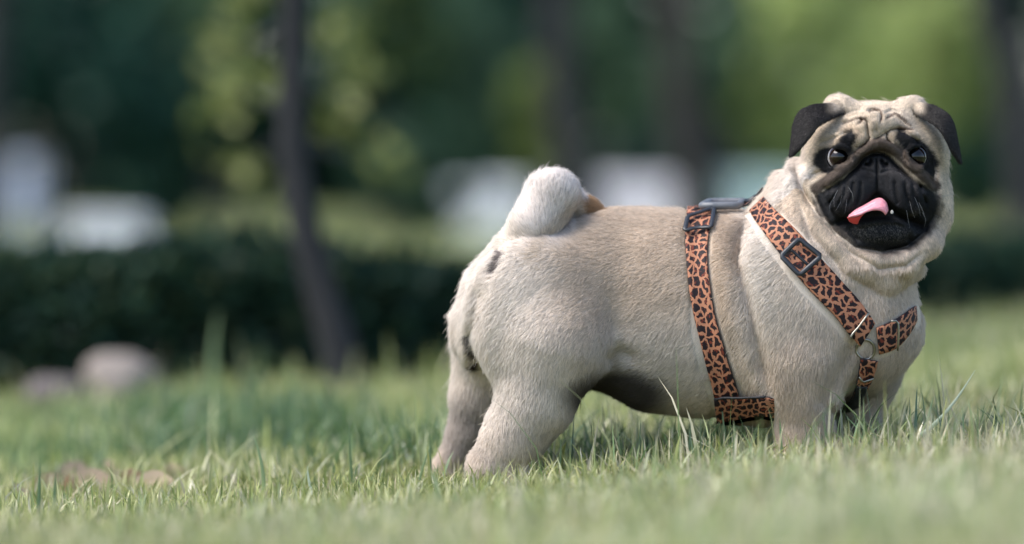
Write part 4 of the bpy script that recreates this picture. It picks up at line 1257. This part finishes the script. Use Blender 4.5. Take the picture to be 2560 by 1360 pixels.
def smooth_grid(G, it, cyc=False):
    for _ in range(it):
        if cyc: G = 0.25 * np.roll(G, 1, 0) + 0.5 * G + 0.25 * np.roll(G, -1, 0)
        else: G[1:-1] = 0.25 * G[:-2] + 0.5 * G[1:-1] + 0.25 * G[2:]
    return G
STRAP_V, STRAP_F = [], []
def ribbon(name, G, mat, lift=0.0032, thick=0.0018, cyc=False, flip_to=None, v0=0.0, width=None, hide_fur=True, parent=None):
    G = np.array(G); n, w, _ = G.shape
    du = np.gradient(G, axis=0) if not cyc else (np.roll(G, -1, 0) - np.roll(G, 1, 0))
    dv = np.gradient(G, axis=1)
    N_ = np.cross(du, dv); N_ /= np.maximum(np.linalg.norm(N_, axis=-1, keepdims=True), 1e-9)
    ctr = np.array(to_world(np.array([1900, 0, 780]))) if flip_to is None else np.array(flip_to)
    if ((G - ctr) * N_).sum() < 0: N_ = -N_
    for _ in range(3):
        Nn = N_.copy(); Nn[1:-1] = N_[:-2] + 2 * N_[1:-1] + N_[2:]; N_ = Nn / np.linalg.norm(Nn, axis=-1, keepdims=True)
    top = G + N_ * (lift + thick); bot = G + N_ * lift
    V = np.concatenate([top.reshape(-1, 3), bot.reshape(-1, 3)]); m = n * w
    fs, uvs = [], []
    mid = top[:, w // 2]
    s = np.r_[0, np.cumsum(np.linalg.norm(np.diff(mid, axis=0), axis=1))]
    cw = np.linalg.norm(np.diff(top, axis=1), axis=2).mean(0); tv = np.r_[0, np.cumsum(cw)]
    UVp = np.stack([np.repeat(s[:, None], w, 1), np.repeat(tv[None], n, 0)], -1).reshape(-1, 2) + v0
    UVp = np.concatenate([UVp, UVp])
    for i in range(n if cyc else n - 1):
        i2 = (i + 1) % n
        for j in range(w - 1):
            a, b_, c_, d_ = i * w + j, i * w + j + 1, i2 * w + j + 1, i2 * w + j
            fs.append((a, b_, c_, d_)); fs.append((m + d_, m + c_, m + b_, m + a))
        for j in (0, w - 1):
            a, d_ = i * w + j, i2 * w + j
            fs.append((a, d_, m + d_, m + a) if j == 0 else (d_, a, m + a, m + d_))
    if not cyc:
        for i in (0, n - 1):
            for j in range(w - 1):
                a, b_ = i * w + j, i * w + j + 1
                fs.append((b_, a, m + a, m + b_) if i == 0 else (a, b_, m + b_, m + a))
    ob = new_mesh_object(name, V - HOFF, fs, mat, parent or harness)
    if mat is LEO:                                   # black lining below and along the cut edges
        ob.data.materials.append(WEB_BLACK)
        ntop = np.array([0 if all(q_ < m for q_ in f_) else 1 for f_ in fs], dtype=np.int32)
        ob.data.polygons.foreach_set('material_index', ntop)
    ul = ob.data.uv_layers.new(name='UVMap')
    li = np.zeros(len(ob.data.loops), dtype=np.int32); ob.data.loops.foreach_get('vertex_index', li)
    ul.data.foreach_set('uv', UVp[li].astype(np.float32).ravel())
    if hide_fur:
        base_ = len(STRAP_V)
        STRAP_V.extend([Vector(v) for v in bot.reshape(-1, 3)])
        for i in range(n if cyc else n - 1):
            i2 = (i + 1) % n
            for j in range(w - 1):
                STRAP_F.append((base_ + i * w + j, base_ + i * w + j + 1, base_ + i2 * w + j + 1, base_ + i2 * w + j))
    return ob, top, N_
def bar(name, pts, r, mat, closed=False, parent=None, flat=1.0, up=None, seg=8):
    """rod along a polyline; flat<1 squeezes it towards `up`"""
    P_ = [Vector(p) for p in pts]; n = len(P_)
    V, fs = [], []
    for i, p in enumerate(P_):
        a = P_[(i - 1) % n] if closed or i > 0 else p
        b_ = P_[(i + 1) % n] if closed or i < n - 1 else p
        t = (b_ - a).normalized()
        u_ = Vector(up) if up is not None else Vector((0, -1, 0.3))
        s_ = t.cross(u_)
        if s_.length < 1e-4: s_ = t.cross(Vector((1, 0, 0)))
        s_.normalize(); w_ = s_.cross(t).normalized()
        for k in range(seg):
            an = 2 * math.pi * k / seg
            V.append(p + s_ * (math.cos(an) * r) + w_ * (math.sin(an) * r * flat))
    for i in range(n if closed else n - 1):
        for k in range(seg):
            a, b_ = i * seg + k, i * seg + (k + 1) % seg
            c_, d_ = ((i + 1) % n) * seg + (k + 1) % seg, ((i + 1) % n) * seg + k
            fs.append((a, b_, c_, d_))
    if not closed:
        fs.append(tuple(range(seg - 1, -1, -1))); fs.append(tuple((n - 1) * seg + k for k in range(seg)))
    return new_mesh_object(name, np.array([tuple(v) for v in V]) - HOFF, fs, mat, parent or harness)

# girth strap: down the near flank, under the belly and up the far side
g_rows = [(1716, 560, 1790, 540), (1709, 592, 1777, 585), (1714, 658, 1773, 648), (1721, 728, 1780, 714), (1735, 799, 1792, 785),
          (1752, 865, 1811, 851), (1766, 921, 1827, 907), (1782, 973, 1845, 961), (1796, 1020, 1856, 1012)]
Gf, _ = lay(g_rows, 60)
Gb, _ = lay([(1720, 575, 1790, 560), (1712, 640, 1775, 632), (1722, 740, 1782, 726), (1752, 865, 1811, 851), (1782, 960, 1845, 950), (1796, 1000, 1856, 996)], 40, back=True)
def bridge(A, B, up, n=14):
    out = []
    for i in range(1, n):
        t = i / n; row = []
        for j in range(COLS):
            p_ = A[j] + (B[j] - A[j]) * t
            h_, _n = cast_from((p_[0], p_[1], p_[2] + (0.4 if up else -0.4)), (0, 0, -1 if up else 1))
            row.append(p_ if h_ is None or abs(h_[2] - p_[2]) > 0.12 else h_)
        out.append(row)
    return np.array(out)
Gall = np.concatenate([Gf, bridge(Gf[-1], Gb[-1], False), Gb[::-1], bridge(Gb[0], Gf[0], True)])
Gall = smooth_grid(Gall, 4, True)
girth, g_top, g_n = ribbon('girth_strap', Gall, LEO, cyc=True)

# belly strap: from the girth forward between the forelegs
Bf, _ = lay([(1786, 986, 1797, 1052), (1830, 983, 1835, 1043), (1880, 982, 1885, 1034), (1922, 983, 1926, 1030)], 24)
last = Bf[-1]
t1 = to_world(np.array([[1990, -40 + 10 * j, 1078] for j in range(COLS)]))
t2 = to_world(np.array([[2060, -80 + 12 * j, 1072] for j in range(COLS)]))
ext = []
for t in np.linspace(0.15, 1, 10): ext.append(last + (t1 - last) * t)
for t in np.linspace(0.1, 1, 8): ext.append(t1 + (t2 - t1) * t)
belly, _, _ = ribbon('belly_strap', smooth_grid(np.concatenate([Bf, np.array(ext)]), 3), LEO, lift=0.0068, v0=0.37)
# folded hem where the two meet
p_hem = [cast(px_, py_, lift=0.0095)[0] for px_, py_ in ((1786, 984), (1815, 981), (1850, 980), (1890, 981), (1920, 984))]
bar('hem_seam', p_hem, 0.0013, WEB_BLACK)

# neck strap on the near side
n_rows = [(1880, 533, 1917, 497), (1914, 589, 1961, 549), (1947, 634, 2008, 597), (1994, 695, 2055, 653), (2036, 742, 2098, 700),
          (2083, 789, 2135, 742), (2116, 832, 2166, 780), (2149, 862, 2185, 808)]
Nf, _ = lay(n_rows, 56)
neck, n_top, n_n = ribbon('neck_strap', smooth_grid(Nf, 5), LEO, v0=0.81)
# far neck strap, from the chest ring round the far side and over the withers
r_rows = [(2187, 818, 2194, 882), (2215, 806, 2230, 870), (2245, 790, 2257, 846), (2272, 771, 2275, 818), (2284, 762, 2286, 790)]
Rf, _ = lay(r_rows, 26)
Rb, _ = lay([(2270, 770, 2268, 815), (2200, 700, 2180, 755), (2110, 630, 2080, 680), (2010, 570, 1980, 620), (1930, 545, 1895, 590)], 30, back=True)
Rall = smooth_grid(np.concatenate([Rf, Rb]), 4)
ribbon('far_neck_strap', Rall, LEO, v0=1.23)
# lower chest strap from the ring down between the legs
Cf, _ = lay([(2149, 888, 2190, 894), (2141, 915, 2182, 922), (2136, 938, 2172, 946), (2128, 970, 2162, 962), (2112, 1014, 2146, 994)], 24)
chest, _, _ = ribbon('chest_strap', smooth_grid(Cf, 5), LEO, v0=1.71, lift=0.006)
Cl, _ = lay([(2134, 950, 2163, 950), (2124, 980, 2158, 966), (2112, 1014, 2146, 994)], 12)
ribbon('chest_strap_lining', smooth_grid(Cl, 3), WEB_BLACK, lift=0.0084, thick=0.0012, hide_fur=False)

# back strap along the spine with its slide
def spine(px_, dep):
    w = to_world(np.array([px_, dep, 470.0]))
    h_, n_ = cast_from((w[0], w[1], w[2] + 0.2), (0, 0, -1))
    return h_
Sg = []
for px_ in np.linspace(1735, 1915, 26):
    Sg.append([spine(px_, -22 + 12 * j) for j in range(COLS)])
ribbon('back_strap', smooth_grid(np.array(Sg), 4), LEO, v0=2.2, lift=0.004)

def frame(name, corners, r, mat, lift, flat=0.6, bow=0.0, ray=True):
    """a rounded rectangular slide lying on the strap; corners in photo pixels"""
    pts = []
    cs = np.array(corners, dtype=float); m = len(cs)
    ring = []
    for i in range(m):
        a, b_ = cs[i], cs[(i + 1) % m]
        for t in (0.08, 0.3, 0.5, 0.7, 0.92): ring.append(a + (b_ - a) * t)
    W, NN = [], []
    for q_ in ring:
        p_, n_ = cast(q_[0], q_[1])
        if p_ is None: continue
        W.append(p_); NN.append(n_)
    W = np.array(W); nn = np.mean(NN, 0); nn /= np.linalg.norm(nn)
    # flatten most of the way to its own plane: the slide is stiff
    c0 = W.mean(0); h_ = (W - c0) @ nn
    W = W - np.outer(h_ * 0.55, nn)
    W = W + nn * lift
    return bar(name, W, r, mat, closed=True, flat=flat, up=tuple(nn), seg=8), W, nn
fr, W_, nn_ = frame('neck_buckle', [(1951, 646), (1996, 603), (2051, 647), (1997, 694)], 0.0027, PLASTIC, 0.010)
bar('crossbar', [W_[2] + (W_[12] - W_[2]) * t for t in (0.0, 0.25, 0.5, 0.75, 1.0)], 0.0016, PLASTIC, parent=harness, up=tuple(nn_)).location = Vector(-nn_ * 0.0045)
fr2, W2_, nn2_ = frame('girth_buckle', [(1712, 596), (1720, 557), (1786, 537), (1778, 583)], 0.0025, PLASTIC, 0.009)
# slide on the back: stiff plastic frame standing a little proud of the spine
def on_back(px_, dep, lift):
    h_ = spine(px_, dep); return np.array(h_) + np.array([0, 0, lift])
ring = []
c4 = [(1752, -46), (1776, 52), (1862, 46), (1842, -50)]
for i in range(4):
    a, b_ = np.array(c4[i], float), np.array(c4[(i + 1) % 4], float)
    for t in (0.07, 0.35, 0.65, 0.93):
        q_ = a + (b_ - a) * t; ring.append(on_back(q_[0], q_[1], 0.0085))
ring = np.array(ring); zz = ring[:, 2]
A_ = np.c_[ring[:, :2], np.ones(len(ring))]; co_, *_r = np.linalg.lstsq(A_, zz, rcond=None)
ring[:, 2] = A_ @ co_ + 0.001
bar('back_slide', ring, 0.0042, PLASTIC_WORN, closed=True, flat=1.0, up=(0, 0, 1), seg=10)
bar('back_slide_bar', [on_back(1864, 0, 0.009), on_back(1876, -8, 0.007), on_back(1890, -16, 0.006)], 0.0032, PLASTIC)

# metal pieces
def wire(name, pix, r=0.0011, lift=0.0098, closed=False):
    pts = [cast(a, b_, lift=lift)[0] for a, b_ in pix]
    return bar(name, [p for p in pts if p is not None], r, STEEL, closed=closed, seg=8)
wire('triglide_wire', [(2165, 781), (2152, 797), (2135, 816), (2122, 828), (2116, 836), (2119, 838)])
wire('triglide_wire', [(2215, 802), (2224, 801), (2230, 806), (2231, 830), (2230, 855), (2229, 868)])
wire('triglide_wire', [(2137, 929), (2143, 936), (2152, 938), (2166, 934), (2177, 930)])
ringp = []
cr = (2163, 872)
for k in range(28):
    an = 2 * math.pi * k / 28
    ringp.append((cr[0] + 22 * math.cos(an), cr[1] + 24 * math.sin(an)))
wr = []
for q_ in ringp:
    p_, n_ = cast(q_[0], q_[1], lift=0.0018); wr.append(p_)
wr = np.array(wr); wr = 0.6 * wr + 0.4 * (wr.mean(0) + (wr - wr.mean(0)))
bar('chest_ring', wr, 0.0015, STEEL, closed=True)
print('harness', round(time.time() - T0, 1))
# ================================================================== fur
STRAP_BVH = BVHTree.FromPolygons(STRAP_V, STRAP_F)
FLOW = np.array([   # photo x, y, depth, then direction in dog axes (x right, depth, z down)
    (1600, 560, 0, -1, 0, 0.15), (1450, 570, 0, -1, 0, 0.25), (1600, 700, -200, -0.9, 0, 0.45), (1480, 760, -200, -0.85, 0, 0.5), (1350, 720, -200, -0.75, 0, 0.65),
    (1350, 850, -230, -0.55, 0, 0.85), (1250, 750, -150, -0.7, 0.1, 0.7), (1200, 820, -60, -0.75, 0, 0.75), (1150, 800, 0, -0.6, 0.1, 0.8), (1330, 1000, -230, -0.3, 0, 0.95),
    (1260, 1100, -190, 0.05, 0, 1), (1220, 1000, -120, -0.7, 0.1, 0.7), (1170, 1000, 140, -0.1, 0, 1), (1150, 1100, 140, 0.1, 0, 1), (1420, 980, -200, 0.1, 0, 1),
    (1700, 620, -200, -0.85, 0, 0.55), (1700, 850, -210, -0.7, 0, 0.7), (1650, 980, -120, -0.75, 0.3, 0.5), (1560, 960, -100, -0.9, 0.3, 0.2), (1820, 650, -240, -0.8, 0, 0.6),
    (1830, 850, -240, -0.6, 0, 0.8), (1880, 620, -260, -0.85, 0, 0.55), (1920, 760, -280, -0.7, 0, 0.75), (2000, 760, -280, -0.45, 0, 0.9), (2010, 950, -270, -0.15, 0, 1),
    (2010, 1080, -230, 0, 0, 1), (2120, 760, -260, -0.2, 0, 1), (2220, 740, -180, 0.0, 0, 1), (2290, 700, -60, 0.35, 0, 0.9), (2220, 900, -60, -0.1, 0, 1), (2240, 960, 60, 0.3, 0, 0.9),
    (2140, 1060, 60, -0.1, 0, 1), (1920, 490, -20, -0.8, 0, 0.55), (1970, 420, -20, -0.6, 0.1, 0.75), (2000, 560, -150, -0.55, 0, 0.8), (2060, 640, -200, -0.45, 0, 0.9),
    (2180, 660, -250, -0.1, 0, 1), (2300, 620, -180, 0.35, 0, 0.9), (2370, 500, -60, 0.6, 0, 0.75),
    (1290, 580, -60, -0.45, 0, -0.6), (1330, 500, -80, -0.3, 0, -0.95), (1380, 440, -60, 0.2, 0, -0.95), (1430, 470, -20, 0.7, 0, -0.1), (1400, 540, -80, 0.0, 0, -0.8), (1470, 505, 10, 0.9, 0, 0.4), (1250, 620, -40, -0.6, 0, 0.1),
    (1900, 1000, -220, -0.5, 0, 0.85), (1880, 1060, -120, -0.7, 0.2, 0.6),
])
for i in range(len(FLOW)):
    FLOW[i, :3] = C(*FLOW[i, :3])
def flow_dir(P, N):
    W_ = np.zeros(len(P)); D_ = np.zeros((len(P), 3))
    for f in FLOW:
        r2 = ((P - f[:3]) ** 2 * np.array([1, 0.5, 1])).sum(1)
        w = 1.0 / (r2 + 900.0) ** 2
        W_ += w; D_ += w[:, None] * f[3:]
    D_ /= W_[:, None]
    # the head combs outward from the nose
    px, py = photo_px(P); cx, cy = (px - 1880) * 2.615, (py - 200) * 2.615
    hd = sstep(-P[:, 1], 60, 130) * (np.hypot((cx - 815) / 560, (cy - 600) / 560) < 1.0) * (P[:, 2] < 680)
    out = np.stack([cx - 815, np.full(len(P), 120.0), cy - 520], -1)
    out[:, 2] = np.where(cy > 600, np.abs(out[:, 2]) + 140, out[:, 2])
    out /= np.linalg.norm(out, axis=1, keepdims=True) + 1e-9
    ear_ = EARF(P) < 12
    out[ear_] = np.array([0, 0, 1.0]); out[ear_, 0] = np.where(cx[ear_] < 800, -0.6, 0.6)
    D_ = D_ * (1 - hd)[:, None] + out * hd[:, None]
    D_ = D_ - (D_ * N).sum(1, keepdims=True) * N
    return D_ / (np.linalg.norm(D_, axis=1, keepdims=True) + 1e-6)

TRI = np.concatenate([SQ[:, [0, 1, 2]], SQ[:, [0, 2, 3]]])
va, vb, vcc = WV[TRI[:, 0]], WV[TRI[:, 1]], WV[TRI[:, 2]]
area = 0.5 * np.linalg.norm(np.cross(vb - va, vcc - va), axis=1)
tc_ = SV[TRI].mean(1); tn = WN[TRI].mean(1)
dens = np.full(len(TRI), 1.0)
facing = -(tn[:, 1])
dens *= np.where(facing > -0.25, 1.0, 0.22)
headish = (tc_[:, 0] > 1960) & (tc_[:, 2] < 660) & (tc_[:, 1] < -60)
dens *= np.where(headish, 3.2, 1.0)
wgt = area * dens
N_HAIR = 500000
pick = rng.choice(len(TRI), size=N_HAIR, p=wgt / wgt.sum())
u = rng.random((N_HAIR, 2)); fl = u.sum(1) > 1; u[fl] = 1 - u[fl]
w0 = 1 - u.sum(1)
def bary(A): return A[TRI[pick, 0]] * w0[:, None] + A[TRI[pick, 1]] * u[:, :1] + A[TRI[pick, 2]] * u[:, 1:]
RW, RN = bary(WV), bary(WN); RN /= np.linalg.norm(RN, axis=1, keepdims=True)
RP = to_dog(RW); RND = dog_axes(RN)
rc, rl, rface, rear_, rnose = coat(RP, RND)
ok = rl > 0
ok &= RW[:, 2] > ground_z(RW[:, 0], RW[:, 1]) - 0.01
pressed = np.zeros(N_HAIR, dtype=bool)
for i in np.where(ok)[0]:                         # hair below the straps is pressed flat
    h_ = STRAP_BVH.find_nearest(Vector(RW[i]), 0.0065)
    if h_[0] is not None: pressed[i] = True
idx = np.where(ok)[0]
RW, RN, RP, RND, rc, rl, rface = RW[idx], RN[idx], RP[idx], RND[idx], rc[idx], rl[idx], rface[idx]
pressed = pressed[idx]
n = len(idx)
fd = flow_dir(RP, RND)
# clumps and stray hairs
j1 = np.stack([vnoise(RP, 0.10, s) for s in (11, 12, 13)], -1)
j2 = np.stack([vnoise(RP, 0.35, s) for s in (21, 22, 23)], -1)
fd = fd + 0.12 * j1 + 0.12 * j2 + 0.15 * rng.normal(size=(n, 3))
fd -= (fd * RND).sum(1, keepdims=True) * RND
fd /= np.linalg.norm(fd, axis=1, keepdims=True) + 1e-6
FDW = dog_axes(fd)
px, py = photo_px(RP)
liftv = 0.30 + 0.09 * rng.normal(size=n) + 0.12 * ellm(px, py, (1190, 800), (90, 300), 0.5) + 0.10 * ellm(px, py, (1360, 490), (110, 140), 0.4) + 0.08 * j1[:, 0]
liftv = np.clip(liftv, 0.12, 1.1)
Ls = rl * np.clip(rng.normal(1.0, 0.2, n), 0.45, 1.7)
stray = (rng.random(n) < 0.012) & ~pressed
Ls[stray] *= 1.35; liftv[stray] += 0.25
liftv[pressed] = 0.04; Ls[pressed] *= 0.85
p0 = RW - RN * 0.0005
rise = np.where(pressed, 0.10, 0.30)
d0 = FDW * np.cos(liftv + rise)[:, None] + RN * np.sin(liftv + rise)[:, None]
d1 = FDW * np.cos(liftv)[:, None] + RN * np.sin(liftv)[:, None]
d2 = FDW * np.cos(liftv - rise)[:, None] + RN * np.sin(liftv - rise)[:, None] + 0.10 * rng.normal(size=(n, 3)) + np.array([0, 0, -0.06])
p1 = p0 + d0 * (Ls * 0.34)[:, None]
p2 = p1 + d1 * (Ls * 0.33)[:, None]
p3 = p2 + d2 * (Ls * 0.33)[:, None]
PTS = np.stack([p0, p1, p2, p3], 1)
RAD = np.array([0.00021, 0.00019, 0.00014, 0.00004])[None] * np.where(rface > 0.5, 0.85, 0.9)[:, None] * np.clip(rng.normal(1, 0.15, n), 0.6, 1.5)[:, None]
shade = np.clip(1 + 0.09 * rng.normal(size=n) + 0.06 * j1[:, 1] + 0.06 * j2[:, 2], 0.6, 1.4)
shade = np.where(rface > 0.5, 1 + (shade - 1) * 1.9, shade)
HC = rc * shade[:, None]
blk = (rc.mean(1) < 0.03) & (rface > 0.5)
HC[blk] *= rng.lognormal(-0.25, 0.6, blk.sum())[:, None]
dark = rng.random(n) < 0.035
HC[dark] *= 0.62

def hair_material():
    m = bpy.data.materials.new('dog_fur'); m.use_nodes = True
    nt = m.node_tree; nt.nodes.clear(); N_ = nt.nodes.new; Lk = nt.links.new
    out = N_('ShaderNodeOutputMaterial')
    col = N_('ShaderNodeAttribute'); col.attribute_name = 'hair_color'
    nv = N_('ShaderNodeAttribute'); nv.attribute_name = 'skin_normal'
    geo = N_('ShaderNodeNewGeometry')
    s1 = N_('ShaderNodeVectorMath'); s1.operation = 'SCALE'; s1.inputs['Scale'].default_value = 0.75
    s2 = N_('ShaderNodeVectorMath'); s2.operation = 'SCALE'; s2.inputs['Scale'].default_value = 0.25
    ad = N_('ShaderNodeVectorMath'); ad.operation = 'ADD'
    nn = N_('ShaderNodeVectorMath'); nn.operation = 'NORMALIZE'
    Lk(nv.outputs['Vector'], s1.inputs[0]); Lk(geo.outputs['Normal'], s2.inputs[0])
    Lk(s1.outputs[0], ad.inputs[0]); Lk(s2.outputs[0], ad.inputs[1]); Lk(ad.outputs[0], nn.inputs[0])
    di = N_('ShaderNodeBsdfDiffuse'); Lk(col.outputs['Color'], di.inputs['Color']); Lk(nn.outputs[0], di.inputs['Normal'])
    tr = N_('ShaderNodeBsdfTranslucent'); Lk(col.outputs['Color'], tr.inputs['Color'])
    gl = N_('ShaderNodeBsdfGlossy'); gl.inputs['Roughness'].default_value = 0.5
    gl.inputs['Color'].default_value = (0.9, 0.9, 0.9, 1)
    m1 = N_('ShaderNodeMixShader'); m1.inputs[0].default_value = 0.22
    m2 = N_('ShaderNodeMixShader'); m2.inputs[0].default_value = 0.025
    Lk(di.outputs[0], m1.inputs[1]); Lk(tr.outputs[0], m1.inputs[2])
    Lk(m1.outputs[0], m2.inputs[1]); Lk(gl.outputs[0], m2.inputs[2]); Lk(m2.outputs[0], out.inputs['Surface'])
    return m
FUR = hair_material()
def make_hair(name, pts, rad, col, nor, parent):
    n_, k_, _ = pts.shape
    cu = bpy.data.hair_curves.new(name)
    cu.add_curves([k_] * n_)
    cu.position_data.foreach_set('vector', (pts - DOG_OFF).astype(np.float32).ravel())
    ra = cu.attributes.get('radius') or cu.attributes.new('radius', 'FLOAT', 'POINT')
    ra.data.foreach_set('value', np.broadcast_to(rad, (n_, k_)).astype(np.float32).ravel())
    a = cu.attributes.new('hair_color', 'FLOAT_COLOR', 'CURVE')
    a.data.foreach_set('color', np.c_[col, np.ones(n_)].astype(np.float32).ravel())
    b_ = cu.attributes.new('skin_normal', 'FLOAT_VECTOR', 'CURVE')
    b_.data.foreach_set('vector', nor.astype(np.float32).ravel())
    cu.materials.append(FUR)
    ob = bpy.data.objects.new(name, cu); COL.objects.link(ob); ob.parent = parent
    return ob
fur = make_hair('fur', PTS, RAD, HC, RN, body)
# whiskers
wp, wn_, wc = [], [], []
for cx_, cy_, dx, dy, L_ in [(560, 720, -50, 90, 1), (590, 750, -40, 110, 1), (620, 780, -20, 100, .8), (540, 760, -40, 60, .8), (630, 700, 40, 70, .6), (1030, 790, 20, 100, .9),
                             (1060, 760, 40, 110, 1.1), (1090, 800, 50, 120, 1), (1110, 860, 40, 90, .9), (1010, 850, 10, 90, .8), (1190, 880, 120, 60, 1), (1240, 760, 150, -30, 1), (390, 820, -20, 120, .9)]:
    pr, nr = cast(1880 + cx_ / 2.615, 200 + cy_ / 2.615)
    if pr is None: continue
    dv = np.array([dx, 0, -dy]) / math.hypot(dx, dy); dv = dv + np.array([0, -0.8, 0]); dv /= np.linalg.norm(dv)
    l_ = 0.019 * L_ * rng.uniform(0.7, 1.2)
    wp.append([pr, pr + dv * l_ * .4, pr + dv * l_ * .75 + np.array([0, 0, -0.001]), pr + dv * l_ + np.array([0.0015 * rng.normal(), 0, -0.006])])
    wn_.append(nr); wc.append((0.38, 0.38, 0.38))
make_hair('whiskers', np.array(wp), np.array([0.00010, 0.00009, 0.00007, 0.00003])[None], np.array(wc), np.array(wn_), body)
print('fur', n, round(time.time() - T0, 1))
